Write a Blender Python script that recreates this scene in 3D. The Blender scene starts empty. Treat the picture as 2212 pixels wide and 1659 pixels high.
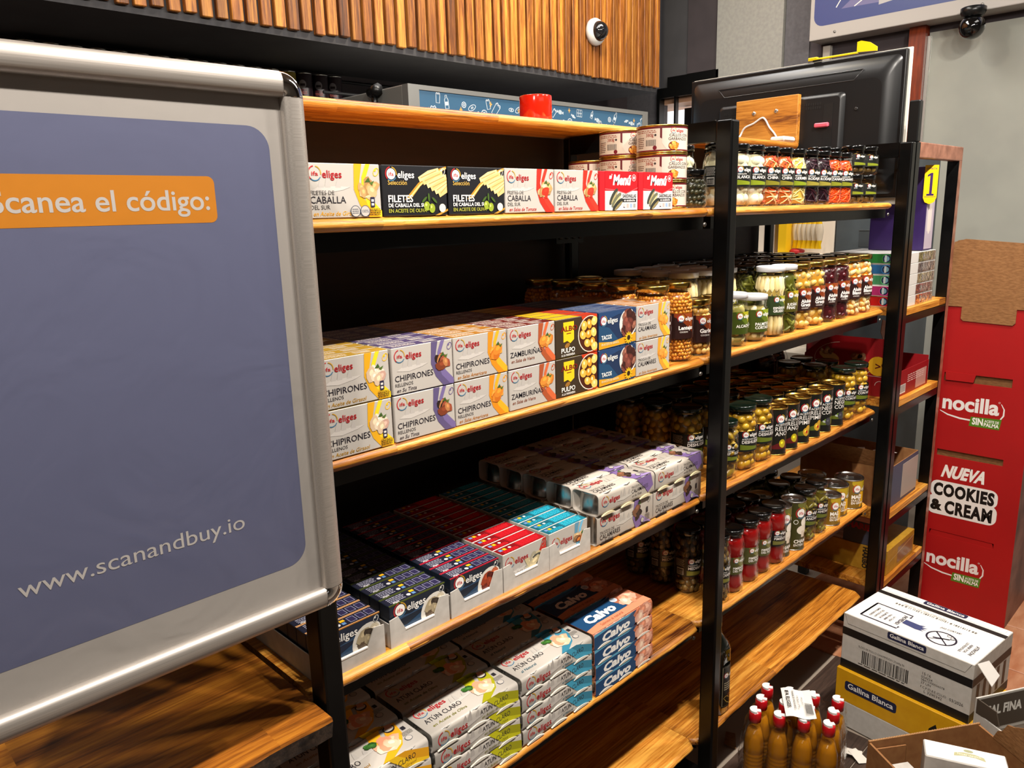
import bpy, math, random
from mathutils import Vector, Matrix
C = bpy.context.scene.collection
PI = math.pi
rnd = random.Random(7)

# ---------------------------------------------------------------- camera, world, lights, exposure
scene = bpy.context.scene
cam_d = bpy.data.cameras.new('camera'); cam = bpy.data.objects.new('camera', cam_d); C.objects.link(cam)
YAW, PITCH, ROLL = 0.7752, -0.2188, -0.0278
cf = Vector((math.sin(YAW)*math.cos(PITCH), math.cos(YAW)*math.cos(PITCH), math.sin(PITCH)))
cr = Vector((math.cos(YAW), -math.sin(YAW), 0)); cu = cr.cross(cf)
cr2 = cr*math.cos(ROLL)+cu*math.sin(ROLL); cu2 = cu*math.cos(ROLL)-cr*math.sin(ROLL)
cam.matrix_world = Matrix(((cr2.x, cu2.x, -cf.x, 0), (cr2.y, cu2.y, -cf.y, -0.87), (cr2.z, cu2.z, -cf.z, 1.5), (0, 0, 0, 1)))
cam_d.sensor_width = 36.0; cam_d.lens = 36.0*1659.0/2212.0; cam_d.clip_start = 0.02; cam_d.clip_end = 60
scene.camera = cam
w = bpy.data.worlds.new('world'); scene.world = w; w.use_nodes = True
w.node_tree.nodes['Background'].inputs[0].default_value = (0.6, 0.62, 0.66, 1)
w.node_tree.nodes['Background'].inputs[1].default_value = 0.15
def area(name, loc, target, size, power, col=(1, .93, .84), shape='DISK', sy=None, spread=None):
    d = bpy.data.lights.new(name, 'AREA'); d.shape = shape; d.size = size
    if sy: d.size_y = sy
    d.energy = power; d.color = col
    if spread: d.spread = spread
    o = bpy.data.objects.new(name, d); C.objects.link(o); o.location = loc
    o.rotation_euler = (Vector(target)-Vector(loc)).to_track_quat('-Z', 'Y').to_euler()
    return o
# the track spots over the aisle, two heads on each mount
for i, x in enumerate((-0.25, 0.75, 1.65, 2.45)):
    for dx in (-.07, .07):
        area('track_spot', (x+dx, -.66, 2.55), (x+.1+dx, -.02, .7), .06, 15)
area('front_fill', (1.1, -3.0, 3.1), (1.4, 0, 1.6), 2.2, 3.5, (1, .96, .92), 'RECTANGLE', .8)  # added fill from behind the camera, no visible fixture
area('entrance_fill', (3.1, -.9, 3.15), (3.1, -.8, 0), 1.0, 9, (1, .95, .9), 'RECTANGLE', .6)  # added ambient fill over the stock boxes and floor display
area('slat_wall_spot', (2.2, .75, 3.1), (2.45, 1.6, 2.35), .08, 15, (1, .86, .62))
area('slat_wall_spot', (3.15, .75, 3.1), (3.2, 1.6, 2.3), .08, 4, (1, .9, .72))
area('slat_wall_spot', (1.1, .75, 3.1), (1.2, 1.6, 2.3), .08, 3, (1, .88, .7))
area('back_aisle_fill', (2.0, 1.0, 3.15), (2.0, 1.0, 0), 1.6, 26, (1, .97, .95), 'RECTANGLE', .5)  # added fill to lift the soffit, back wall and snack tubes
area('side_aisle_fill', (2.95, .95, 3.15), (2.95, .9, 0), .5, 8, (1, .97, .95))  # added fill to brighten the snack stand behind the television
vs = scene.view_settings
scene.display_settings.display_device = 'sRGB'
vs.view_transform = 'Standard'; vs.look = 'None'; vs.gamma = 1.0; vs.use_curve_mapping = False
vs.exposure = 0.0

# ---------------------------------------------------------------- materials
def lin(h):
    if isinstance(h, tuple): return h
    h = h.lstrip('#'); r = []
    for i in (0, 2, 4):
        c = int(h[i:i+2], 16)/255.0
        r.append(c/12.92 if c <= .04045 else ((c+.055)/1.055)**2.4)
    return tuple(r)
MATS = {}
def pm(h, rough=.5, metal=0.0, coat=0.0, spec=.5):
    k = (h, rough, metal, coat, spec)
    if k in MATS: return MATS[k]
    m = bpy.data.materials.new('paint_'+str(h).lstrip('#')); m.use_nodes = True
    b = m.node_tree.nodes['Principled BSDF']; b.inputs['Base Color'].default_value = (*lin(h), 1)
    b.inputs['Roughness'].default_value = rough; b.inputs['Metallic'].default_value = metal
    b.inputs['Coat Weight'].default_value = coat; b.inputs['Coat Roughness'].default_value = .08
    b.inputs['Specular IOR Level'].default_value = spec
    MATS[k] = m; return m
def nodes(name):
    m = bpy.data.materials.new(name); m.use_nodes = True
    return m, m.node_tree.nodes, m.node_tree.links, m.node_tree.nodes['Principled BSDF']
def wood(name, dark, mid, light, scale=(1.6, 22, 22), rough=.42, rand=0.0, bump=.25, plank=None, coat=.0, knots=0.0):
    """grain stretched along one axis, fine pores, optional glued staves of differing tone and a few knots"""
    m, N, L, b = nodes(name)
    def math_(op, x, y=None, z=None):
        n = N.new('ShaderNodeMath'); n.operation = op
        for k, v in enumerate((x, y, z)):
            if v is None: continue
            if isinstance(v, (int, float)): n.inputs[k].default_value = v
            else: L.new(v, n.inputs[k])
        return n.outputs[0]
    tc = N.new('ShaderNodeTexCoord'); oi = N.new('ShaderNodeObjectInfo')
    sep = N.new('ShaderNodeSeparateXYZ'); L.new(tc.outputs['Object'], sep.inputs[0])
    pid = math_('MULTIPLY', oi.outputs['Random'], 37.0); pv = None
    if plank:
        row = math_('FLOOR', math_('DIVIDE', sep.outputs[1], plank[1]))
        colx = math_('FLOOR', math_('DIVIDE', math_('ADD', sep.outputs[0], math_('MULTIPLY', row, .37)), plank[0]))
        wn = N.new('ShaderNodeTexWhiteNoise'); wn.noise_dimensions = '3D'; cb = N.new('ShaderNodeCombineXYZ')
        L.new(row, cb.inputs[0]); L.new(colx, cb.inputs[1]); L.new(pid, cb.inputs[2]); L.new(cb.outputs[0], wn.inputs['Vector'])
        pv = wn.outputs['Value']; pid = math_('ADD', pid, math_('MULTIPLY', pv, 50.0))
    mp = N.new('ShaderNodeMapping'); mp.inputs['Scale'].default_value = scale; L.new(tc.outputs['Object'], mp.inputs[0])
    off = N.new('ShaderNodeVectorMath'); off.operation = 'ADD'; L.new(mp.outputs[0], off.inputs[0]); L.new(pid, off.inputs[1])
    vec = off.outputs[0]
    def noise(sc, det, dist, ro=.6):
        n = N.new('ShaderNodeTexNoise'); n.inputs['Scale'].default_value = sc; n.inputs['Detail'].default_value = det; n.inputs['Distortion'].default_value = dist; n.inputs['Roughness'].default_value = ro
        L.new(vec, n.inputs['Vector']); return n.outputs['Fac']
    broad, mid_, fine = noise(.5, 3, .6), noise(1.6, 5, 1.4), noise(5.5, 4, .4, .7)
    v = math_('ADD', math_('MULTIPLY', broad, .40), math_('ADD', math_('MULTIPLY', mid_, .36), math_('MULTIPLY', fine, .24)))
    if knots:
        vo = N.new('ShaderNodeTexVoronoi'); vo.inputs['Scale'].default_value = knots; vo.inputs['Randomness'].default_value = 1
        sq = N.new('ShaderNodeMapping'); sq.inputs['Scale'].default_value = (.55, 1, 1); L.new(tc.outputs['Object'], sq.inputs[0]); L.new(sq.outputs[0], vo.inputs['Vector'])
        kn = N.new('ShaderNodeMapRange'); kn.inputs['From Min'].default_value = .03; kn.inputs['From Max'].default_value = .14; kn.inputs['To Min'].default_value = .16; kn.inputs['To Max'].default_value = 0
        L.new(vo.outputs['Distance'], kn.inputs['Value']); v = math_('SUBTRACT', v, kn.outputs[0])
    r = N.new('ShaderNodeValToRGB'); e = r.color_ramp.elements
    e[0].position = .37; e[0].color = (*lin(dark), 1); e[1].position = .60; e[1].color = (*lin(light), 1)
    q = e.new(.475); q.color = (*lin(mid), 1)
    L.new(v, r.inputs[0]); col = r.outputs[0]
    if rand or plank:
        hs = N.new('ShaderNodeHueSaturation'); src = pv if plank else oi.outputs['Random']; amt = .16 if plank else rand
        mr = N.new('ShaderNodeMapRange'); mr.inputs['To Min'].default_value = 1-amt; mr.inputs['To Max'].default_value = 1+amt
        L.new(src, mr.inputs['Value']); L.new(mr.outputs[0], hs.inputs['Value']); L.new(col, hs.inputs['Color']); col = hs.outputs[0]
    L.new(col, b.inputs['Base Color']); b.inputs['Roughness'].default_value = rough
    b.inputs['Coat Weight'].default_value = coat; b.inputs['Coat Roughness'].default_value = .2
    bp = N.new('ShaderNodeBump'); bp.inputs['Strength'].default_value = bump; bp.inputs['Distance'].default_value = .003
    L.new(v, bp.inputs['Height']); L.new(bp.outputs[0], b.inputs['Normal'])
    return m
def noisy(name, c1, c2, scale=20, rough=.5, metal=0, bump=0.0, stretch=(1, 1, 1), coat=0, detail=4):
    m, N, L, b = nodes(name)
    tc = N.new('ShaderNodeTexCoord'); mp = N.new('ShaderNodeMapping'); mp.inputs['Scale'].default_value = stretch
    L.new(tc.outputs['Object'], mp.inputs[0])
    n = N.new('ShaderNodeTexNoise'); n.inputs['Scale'].default_value = scale; n.inputs['Detail'].default_value = detail
    L.new(mp.outputs[0], n.inputs['Vector'])
    r = N.new('ShaderNodeValToRGB'); e = r.color_ramp.elements
    e[0].position = .35; e[0].color = (*lin(c1), 1); e[1].position = .65; e[1].color = (*lin(c2), 1)
    L.new(n.outputs['Fac'], r.inputs[0]); L.new(r.outputs[0], b.inputs['Base Color'])
    b.inputs['Roughness'].default_value = rough; b.inputs['Metallic'].default_value = metal
    b.inputs['Coat Weight'].default_value = coat
    if bump:
        bp = N.new('ShaderNodeBump'); bp.inputs['Strength'].default_value = bump; bp.inputs['Distance'].default_value = .003
        L.new(n.outputs['Fac'], bp.inputs['Height']); L.new(bp.outputs[0], b.inputs['Normal'])
    return m
def thin_glass(name, tint=(1, 1, 1), rough=.02, refl=1.0, bump=0.0, bscale=30):
    m = bpy.data.materials.new(name); m.use_nodes = True
    N, L = m.node_tree.nodes, m.node_tree.links; N.clear()
    out = N.new('ShaderNodeOutputMaterial'); mix = N.new('ShaderNodeMixShader')
    t = N.new('ShaderNodeBsdfTransparent'); t.inputs[0].default_value = (*tint, 1)
    g = N.new('ShaderNodeBsdfGlossy'); g.inputs['Roughness'].default_value = rough; g.inputs[0].default_value = (refl, refl, refl, 1)
    f = N.new('ShaderNodeFresnel'); f.inputs[0].default_value = 1.45
    ge = N.new('ShaderNodeNewGeometry'); io = N.new('ShaderNodeMapRange'); io.inputs['To Min'].default_value = 1.45; io.inputs['To Max'].default_value = 1/1.45
    L.new(ge.outputs['Backfacing'], io.inputs['Value']); L.new(io.outputs[0], f.inputs[0])
    L.new(f.outputs[0], mix.inputs[0]); L.new(t.outputs[0], mix.inputs[1]); L.new(g.outputs[0], mix.inputs[2]); L.new(mix.outputs[0], out.inputs[0])
    if bump:
        tc = N.new('ShaderNodeTexCoord'); n = N.new('ShaderNodeTexNoise'); n.inputs['Scale'].default_value = bscale; n.inputs['Detail'].default_value = 3; n.inputs['Distortion'].default_value = 1.5
        L.new(tc.outputs['Object'], n.inputs['Vector'])
        bp = N.new('ShaderNodeBump'); bp.inputs['Strength'].default_value = bump; bp.inputs['Distance'].default_value = .01
        L.new(n.outputs['Fac'], bp.inputs['Height']); L.new(bp.outputs[0], g.inputs['Normal']); L.new(bp.outputs[0], f.inputs['Normal'])
    return m
def emit(name, col, s):
    m = bpy.data.materials.new(name); m.use_nodes = True; b = m.node_tree.nodes['Principled BSDF']
    b.inputs['Emission Color'].default_value = (*lin(col), 1); b.inputs['Emission Strength'].default_value = s
    b.inputs['Base Color'].default_value = (*lin(col), 1); return m
M_shelf = wood('shelf_wood', '#4e2106', '#b46e1e', '#e6a646', (2.2, 55, 70), .42, 0, .8, (.62, .098), .1, 3.2)
M_slat = wood('slat_wood', '#3a1a06', '#8e5018', '#cf8a34', (50, 50, 2.2), .5, .3, .4, None, 0, 2.2)
M_counter = wood('counter_wood', '#3e1e08', '#8c5016', '#b87624', (2.6, 40, 40), .36, 0, .4, (.5, .11), .3, 2.5)
M_plate = wood('plate_wood', '#6e3a0e', '#b47224', '#cf8e38', (30, 3, 40), .5, 0, .3)
M_panel = noisy('back_panel_wood', '#120b08', '#1c110e', 14, .5, 0, .1, (.6, 1, 6))
M_floorw = wood('floor_wood', '#1c1310', '#382921', '#4a382e', (3, 40, 40), .5, .15, .2)
M_tile = noisy('floor_tile_stone', '#a86a48', '#c08a68', 9, .35, 0, .05, (1, 3, 1))
M_jamb = noisy('jamb_wood', '#6a2408', '#8a3410', 12, .4, 0, 0, (6, 6, .8))
M_black = noisy('black_steel', '#040404', '#070707', 40, .28, 0, .05)
M_black.node_tree.nodes['Principled BSDF'].inputs['Specular IOR Level'].default_value = .3
M_copper_refl = noisy('copper_reflection', '#8c5a46', '#b98068', 26, .4, .35, .12, (1, 1, 1))  # reflection on glossy black steel, painted as a copper base colour
M_wall_d = noisy('dark_wall', '#464548', '#4c4b4e', 8, .8)
M_wall_b = noisy('brown_dark_wall', '#423b3e', '#494144', 8, .8)
M_wall_g = noisy('grey_wall', '#9a9994', '#a4a39c', 60, .85)
M_wall_m = noisy('mid_grey_wall', '#5c5a5e', '#646266', 60, .85)
M_wall_l = noisy('plain_wall', '#77736c', '#7e7a74', 20, .9)
M_frost = noisy('frosted_glass_pane', '#9c9d95', '#a8a99f', 3, .22, 0, 0, coat=.3)
M_ceil = pm('#8a8884', .9)
M_alu = noisy('brushed_aluminium', '#b4aca4', '#c0b8b0', 30, .38, .75, .04, (.3, 30, 30))
M_chrome = pm('#d8d8d8', .06, 1)
M_kraft = noisy('kraft_board', '#7c522a', '#8e6238', 170, .75, 0, .35, (1, .4, 1))
M_kraft_d = noisy('kraft_board_brown', '#8a5a30', '#96673a', 50, .8, 0, .1)
M_whitecard = noisy('white_card', '#bab4ac', '#c6c0b8', 60, .6, 0, .06)
M_greycard = noisy('grey_white_card', '#c2bdb4', '#cbc6be', 60, .6, 0, .04)
M_glass = thin_glass('jar_glass', (1, 1, 1))
M_film = thin_glass('clear_film', (.96, .96, .97), .07, 1, .5, 7)
M_shrink = thin_glass('shrink_wrap', (.97, .97, .97), .06, 1, .8, 40)
M_vin = pm('#bf7c16', .1, 0, .3)
M_vin.node_tree.nodes['Principled BSDF'].inputs['Transmission Weight'].default_value = .3
M_vin.node_tree.nodes['Principled BSDF'].inputs['IOR'].default_value = 1.15
M_pet = thin_glass('pet_plastic', (.97, .96, .93), .03)
M_gold = pm('#c9a24c', .25, 1); M_tin = pm('#b9b8b4', .25, 1); M_blacklid = pm('#070707', .15, 0, .6)
M_whitelid = pm('#cfcfd2', .3, 0, .4); M_greenlid = pm('#0c1a12', .18, 0, .5)
BLACK = pm('#0a0a0a', .35)

# ---------------------------------------------------------------- mesh builder
def icosphere():
    t = (1+5**.5)/2
    v = [Vector(p).normalized() for p in ((-1, t, 0), (1, t, 0), (-1, -t, 0), (1, -t, 0), (0, -1, t), (0, 1, t), (0, -1, -t), (0, 1, -t), (t, 0, -1), (t, 0, 1), (-t, 0, -1), (-t, 0, 1))]
    f = [(0, 11, 5), (0, 5, 1), (0, 1, 7), (0, 7, 10), (0, 10, 11), (1, 5, 9), (5, 11, 4), (11, 10, 2), (10, 7, 6), (7, 1, 8), (3, 9, 4), (3, 4, 2), (3, 2, 6), (3, 6, 8), (3, 8, 9), (4, 9, 5), (2, 4, 11), (6, 2, 10), (8, 6, 7), (9, 8, 1)]
    mid = {}; g = []
    def mp(a, b):
        k = (min(a, b), max(a, b))
        if k not in mid: v.append(((v[a]+v[b])/2).normalized()); mid[k] = len(v)-1
        return mid[k]
    for a, b, c in f:
        x, y, z = mp(a, b), mp(b, c), mp(c, a); g += [(a, x, z), (b, y, x), (c, z, y), (x, y, z)]
    return v, g
ICO = icosphere()
class MB:
    def __init__(s): s.v = []; s.f = []; s.fm = []; s.fs = []; s.mats = []
    def mi(s, m):
        if m not in s.mats: s.mats.append(m)
        return s.mats.index(m)
    def add(s, vs, fs, m, smooth=False):
        o = len(s.v); s.v += [tuple(p) for p in vs]
        ms = m if isinstance(m, list) else None
        for i, f in enumerate(fs):
            s.f.append(tuple(o+k for k in f)); s.fm.append(s.mi(ms[i] if ms else m)); s.fs.append(smooth)
        return s
    def box(s, x0, x1, y0, y1, z0, z1, m, front=None, top=None, left=None, right=None, bottom=None):
        vs = [(x0, y0, z0), (x1, y0, z0), (x1, y1, z0), (x0, y1, z0), (x0, y0, z1), (x1, y0, z1), (x1, y1, z1), (x0, y1, z1)]
        fs = [(0, 1, 5, 4), (1, 2, 6, 5), (2, 3, 7, 6), (3, 0, 4, 7), (4, 5, 6, 7), (3, 2, 1, 0)]
        return s.add(vs, fs, [front or m, right or m, m, left or m, top or m, bottom or m])
    def rbox(s, x0, x1, y0, y1, z0, z1, b, m, front=None, top=None):
        X = (x0, x1); Y = (y0, y1); Z = (z0, z1); vs = []; ix = {}
        for i in (0, 1):
            for j in (0, 1):
                for k in (0, 1):
                    sx, sy, sz = (1-2*i)*b, (1-2*j)*b, (1-2*k)*b
                    for a in 'xyz':
                        p = [X[i], Y[j], Z[k]]
                        if a != 'x': p[0] += sx
                        if a != 'y': p[1] += sy
                        if a != 'z': p[2] += sz
                        ix[i, j, k, a] = len(vs); vs.append(p)
        fs = []; ms = []
        def q(l, mm): fs.append(tuple(ix[t] for t in l)); ms.append(mm)
        for i in (0, 1):
            l = [(i, 0, 0, 'x'), (i, 1, 0, 'x'), (i, 1, 1, 'x'), (i, 0, 1, 'x')]; q(l if i else l[::-1], m)
            l = [(0, i, 0, 'y'), (1, i, 0, 'y'), (1, i, 1, 'y'), (0, i, 1, 'y')]; q(l[::-1] if i else l, front if (front and not i) else m)
            l = [(0, 0, i, 'z'), (1, 0, i, 'z'), (1, 1, i, 'z'), (0, 1, i, 'z')]; q(l if i else l[::-1], top if (top and i) else m)
        for i in (0, 1):
            for j in (0, 1):
                l = [(i, j, 0, 'x'), (i, j, 0, 'y'), (i, j, 1, 'y'), (i, j, 1, 'x')]; q(l if (i != j) else l[::-1], m)
                l = [(i, 0, j, 'x'), (i, 1, j, 'x'), (i, 1, j, 'z'), (i, 0, j, 'z')]; q(l, m)
                l = [(0, i, j, 'y'), (1, i, j, 'y'), (1, i, j, 'z'), (0, i, j, 'z')]; q(l, m)
                for k in (0, 1): q([(i, j, k, 'x'), (i, j, k, 'y'), (i, j, k, 'z')], m)
        return s.add(vs, fs, ms)
    def lathe(s, prof, n, m, c=(0, 0, 0), smooth=True, cap0=False, cap1=False):
        vs = []; fs = []; ms = []
        for r, z in prof:
            for i in range(n):
                a = 2*PI*i/n; vs.append((c[0]+r*math.cos(a), c[1]+r*math.sin(a), c[2]+z))
        for k in range(len(prof)-1):
            for i in range(n):
                j = (i+1) % n; fs.append((k*n+i, k*n+j, (k+1)*n+j, (k+1)*n+i)); ms.append(m[k] if isinstance(m, list) else m)
        if cap0: fs.append(tuple(range(n-1, -1, -1))); ms.append(m[0] if isinstance(m, list) else m)
        if cap1: fs.append(tuple((len(prof)-1)*n+i for i in range(n))); ms.append(m[-1] if isinstance(m, list) else m)
        return s.add(vs, fs, ms, smooth)
    def tube(s, pts, r, n, m, smooth=True, caps=True):
        vs = []; fs = []; pts = [Vector(p) for p in pts]; K = len(pts)
        for k, p in enumerate(pts):
            t = (pts[min(k+1, K-1)]-pts[max(k-1, 0)]).normalized()
            a = t.cross(Vector((0, 0, 1)));
            if a.length < 1e-3: a = t.cross(Vector((0, 1, 0)))
            a.normalize(); b = t.cross(a); rr = r[k] if isinstance(r, (list, tuple)) else r
            for i in range(n):
                q = p+(a*math.cos(2*PI*i/n)+b*math.sin(2*PI*i/n))*rr; vs.append(tuple(q))
        for k in range(K-1):
            for i in range(n):
                j = (i+1) % n; fs.append((k*n+i, k*n+j, (k+1)*n+j, (k+1)*n+i))
        if caps: fs.append(tuple(range(n-1, -1, -1))); fs.append(tuple((K-1)*n+i for i in range(n)))
        return s.add(vs, fs, m, smooth)
    def ell(s, c, r, m, rot=None):
        R = rot or Matrix.Identity(3); c = Vector(c)
        vs = [tuple(c+R @ Vector((p.x*r[0], p.y*r[1], p.z*r[2]))) for p in ICO[0]]
        return s.add(vs, ICO[1], m, True)
    def prism(s, poly, a, b, mapf, m, mside=None):
        n = len(poly); vs = [mapf(x, y, a) for x, y in poly]+[mapf(x, y, b) for x, y in poly]
        fs = [tuple(range(n-1, -1, -1)), tuple(range(n, 2*n))]+[(i, (i+1) % n, n+(i+1) % n, n+i) for i in range(n)]
        return s.add(vs, fs, [m, m]+[mside or m]*n)
    def build(s, name, parent=None, loc=None, rot=None):
        me = bpy.data.meshes.new(name); me.from_pydata(s.v, [], s.f)
        for m in s.mats: me.materials.append(m)
        me.polygons.foreach_set('material_index', s.fm); me.polygons.foreach_set('use_smooth', s.fs); me.update()
        o = bpy.data.objects.new(name, me); C.objects.link(o)
        if parent: o.parent = parent
        if loc: o.location = loc
        if rot: o.rotation_euler = rot
        return o
def fixn(o):
    import bmesh
    bm = bmesh.new(); bm.from_mesh(o.data); bmesh.ops.recalc_face_normals(bm, faces=bm.faces); bm.to_mesh(o.data); bm.free(); return o
def bevel(o, wd, seg=2):
    md = o.modifiers.new('bevel', 'BEVEL'); md.width = wd; md.segments = seg; md.limit_method = 'ANGLE'; return o
def tag(o, label, cat, group=None, kind=None):
    o['label'] = label; o['category'] = cat
    if group: o['group'] = group
    if kind: o['kind'] = kind
    return o
def thing(name, label, cat, loc=(0, 0, 0), rz=0, group=None):
    o = bpy.data.objects.new(name, None); C.objects.link(o); o.location = loc; o.rotation_euler = (0, 0, rz); o.empty_display_size = .02
    return tag(o, label, cat, group)
def struct(o): o['kind'] = 'structure'; return o
KIDS = {}
def kids(o):
    return [c for c in bpy.data.objects if c.parent == o]
def cache_kids(o):
    k = kids(o); KIDS[o.name] = [(c, kids(c)) for c in k]
def dup(root, loc, rz=None, label=None, group=None, skip=()):
    if root.name not in KIDS: cache_kids(root)
    r = root.copy(); C.objects.link(r); r.location = loc
    if rz is not None: r.rotation_euler = (0, 0, rz)
    if label: r['label'] = label
    if group: r['group'] = group
    for ch, gs in KIDS[root.name]:
        if ch.name.split('.')[0] in skip: continue
        c = ch.copy(); C.objects.link(c); c.parent = r
        for g in gs:
            d = g.copy(); C.objects.link(d); d.parent = c
    return r

# ---------------------------------------------------------------- flat print
TXT = {}
def glyphs(t, bold=0.0, res=2, sp=1.0):
    k = (t, bold, res, sp)
    if k in TXT: return TXT[k]
    cu_ = bpy.data.curves.new('t', 'FONT'); cu_.body = t; cu_.size = 1.0; cu_.resolution_u = res; cu_.offset = bold; cu_.space_character = sp
    o = bpy.data.objects.new('t', cu_); C.objects.link(o)
    me = bpy.data.meshes.new_from_object(o)
    vs = [(v.co.x, v.co.y) for v in me.vertices]; fs = [tuple(p.vertices) for p in me.polygons]
    C.objects.unlink(o); bpy.data.objects.remove(o); bpy.data.curves.remove(cu_); bpy.data.meshes.remove(me)
    xs = [p[0] for p in vs] or [0, 1]
    TXT[k] = (vs, fs, min(xs), max(xs)); return TXT[k]
class Print:
    """flat ink shapes in millimetres: x to the right, y up, layer = stacking order"""
    def __init__(s): s.it = []; s.top = 0
    def poly(s, pts, col, layer=0):
        s.it.append((list(pts), [tuple(range(len(pts)))], col, layer)); return s
    def rect(s, x, y, w_, h_, col, layer=0, nx=1):
        vs = []; fs = []
        for i in range(nx+1): vs += [(x+w_*i/nx, y), (x+w_*i/nx, y+h_)]
        for i in range(nx): fs.append((2*i, 2*i+2, 2*i+3, 2*i+1))
        s.it.append((vs, fs, col, layer)); return s
    def rrect(s, x, y, w_, h_, r, col, layer=0, k=5):
        p = []
        for cx, cy, a0 in ((x+w_-r, y+r, -90), (x+w_-r, y+h_-r, 0), (x+r, y+h_-r, 90), (x+r, y+r, 180)):
            for i in range(k+1):
                a = math.radians(a0+90*i/k); p.append((cx+r*math.cos(a), cy+r*math.sin(a)))
        return s.poly(p, col, layer)
    def disc(s, cx, cy, r, col, layer=0, n=18, ry=None, rot=0):
        ry = ry or r; c, d = math.cos(rot), math.sin(rot); p = []
        for i in range(n):
            a = 2*PI*i/n; x, y = r*math.cos(a), ry*math.sin(a); p.append((cx+x*c-y*d, cy+x*d+y*c))
        return s.poly(p, col, layer)
    def ring(s, cx, cy, r, t, col, layer=0, a0=0, a1=360, n=20, ry=None, rot=0):
        ry = ry or r; vs = []; fs = []; c, d = math.cos(rot), math.sin(rot)
        for i in range(n+1):
            a = math.radians(a0+(a1-a0)*i/n)
            for k in (0, t):
                x, y = (r-k)*math.cos(a), (ry-k)*math.sin(a); vs.append((cx+x*c-y*d, cy+x*d+y*c))
        for i in range(n): fs.append((2*i, 2*i+1, 2*i+3, 2*i+2)[::-1])
        s.it.append((vs, fs, col, layer)); return s
    def line(s, pts, wd, col, layer=0, closed=False):
        if closed: pts = list(pts)+[pts[0]]
        K = len(pts); vs = []; fs = []
        for k, (x, y) in enumerate(pts):
            x0, y0 = pts[max(k-1, 0)]; x1, y1 = pts[min(k+1, K-1)]
            if closed and k in (0, K-1): x0, y0 = pts[-2]; x1, y1 = pts[1]
            dx, dy = x1-x0, y1-y0; l = math.hypot(dx, dy) or 1
            ww = wd[k] if isinstance(wd, (list, tuple)) else wd
            vs += [(x-dy/l*ww/2, y+dx/l*ww/2), (x+dy/l*ww/2, y-dx/l*ww/2)]
        for k in range(K-1): fs.append((2*k, 2*k+1, 2*k+3, 2*k+2))
        s.it.append((vs, fs, col, layer)); return s
    def strips(s, xs, lo, hi, col, layer=0):
        vs = []; fs = []
        for x in xs: vs += [(x, lo(x)), (x, max(hi(x), lo(x)))]
        for i in range(len(xs)-1): fs.append((2*i, 2*i+2, 2*i+3, 2*i+1))
        s.it.append((vs, fs, col, layer)); return s
    def text(s, t, x, y, size, col, layer=0, bold=0.0, shear=0.0, width=None, align='L', rot=0, res=2, sp=1.0):
        vs, fs, a, b = glyphs(t, bold, res, sp)
        sx = size/.72
        if width: sx = width/max(b-a, 1e-6)
        wd = (b-a)*sx; o = {'L': 0, 'C': -wd/2, 'R': -wd}[align]; c, d = math.cos(rot), math.sin(rot); out = []
        for p in vs:
            px, py = (p[0]-a)*sx+o, p[1]*size/.72; px += py*shear; out.append((x+px*c-py*d, y+px*d+py*c))
        s.it.append((out, fs, col, layer)); return s
    def food(s, cx, cy, rx, ry, cols, n=9, seed=1, size=.45, layer=3, asp=1.5):
        R = random.Random(seed)
        for i in range(n):
            a = R.random()*6.28; q = R.random()**.5*.62; x, y = cx+math.cos(a)*rx*q, cy+math.sin(a)*ry*q
            rr = min(rx, ry)*size*(.8+.5*R.random()); ro = R.random()*3.1; p = []
            for j in range(9):
                b = 2*PI*j/9; k = rr*(.85+.3*R.random()); u, v = k*asp*math.cos(b), k*math.sin(b)
                p.append((x+u*math.cos(ro)-v*math.sin(ro), y+u*math.sin(ro)+v*math.cos(ro)))
            c = cols[i % len(cols)]; s.poly(p, c, layer+i*.25)
            p2 = [(x+(u-x)*.45+rr*.15, y+(v-y)*.4+rr*.25) for u, v in p]
            s.poly(p2, tint(c, 1.22), layer+i*.25+.12)
        return s
    def small(s, x, y, w_, rows, lh, col, layer=1, seed=3):
        R = random.Random(seed)
        for k in range(rows):
            xx = x
            while xx < x+w_*.92:
                l = min(w_*(.06+.14*R.random()), x+w_-xx); s.rect(xx, y-k*lh, l, lh*.42, col, layer); xx += l+w_*.03
        return s
    def barcode(s, x, y, w_, h_, col='#111111', layer=1, seed=5):
        R = random.Random(seed); xx = x
        while xx < x+w_:
            l = w_*R.choice((.008, .014, .022)); s.rect(xx, y, l, h_, col, layer); xx += l+w_*R.choice((.01, .016, .024))
        return s
    def clamp(s, x0, x1, y0, y1):
        s.it = [([(min(max(x, x0), x1), min(max(y, y0), y1)) for x, y in vs], fs, c, l) for vs, fs, c, l in s.it]; return s
    def slab(s, d=2.5):
        out = []
        for vs, fs, col, layer in s.it:
            nv = []; nf = []
            for f in fs:
                p = [vs[k] for k in f]; x0 = min(q[0] for q in p); x1 = max(q[0] for q in p)
                if x1-x0 <= d: nf.append(tuple(range(len(nv), len(nv)+len(p)))); nv += p; continue
                n = int((x1-x0)/d)+1
                for i in range(n):
                    a, b = x0+(x1-x0)*i/n, x0+(x1-x0)*(i+1)/n; q = p
                    for lim, sg in ((a, 1), (b, -1)):
                        r = []
                        for k in range(len(q)):
                            u, v = q[k], q[(k+1) % len(q)]; du, dv = (u[0]-lim)*sg, (v[0]-lim)*sg
                            if du >= 0: r.append(u)
                            if (du > 0 and dv < 0) or (du < 0 and dv > 0): t = du/(du-dv); r.append((lim, u[1]+(v[1]-u[1])*t))
                        q = r
                        if len(q) < 3: break
                    if len(q) >= 3: nf.append(tuple(range(len(nv), len(nv)+len(q)))); nv += q
            out.append((nv, nf, col, layer))
        s.it = out; return s
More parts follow.
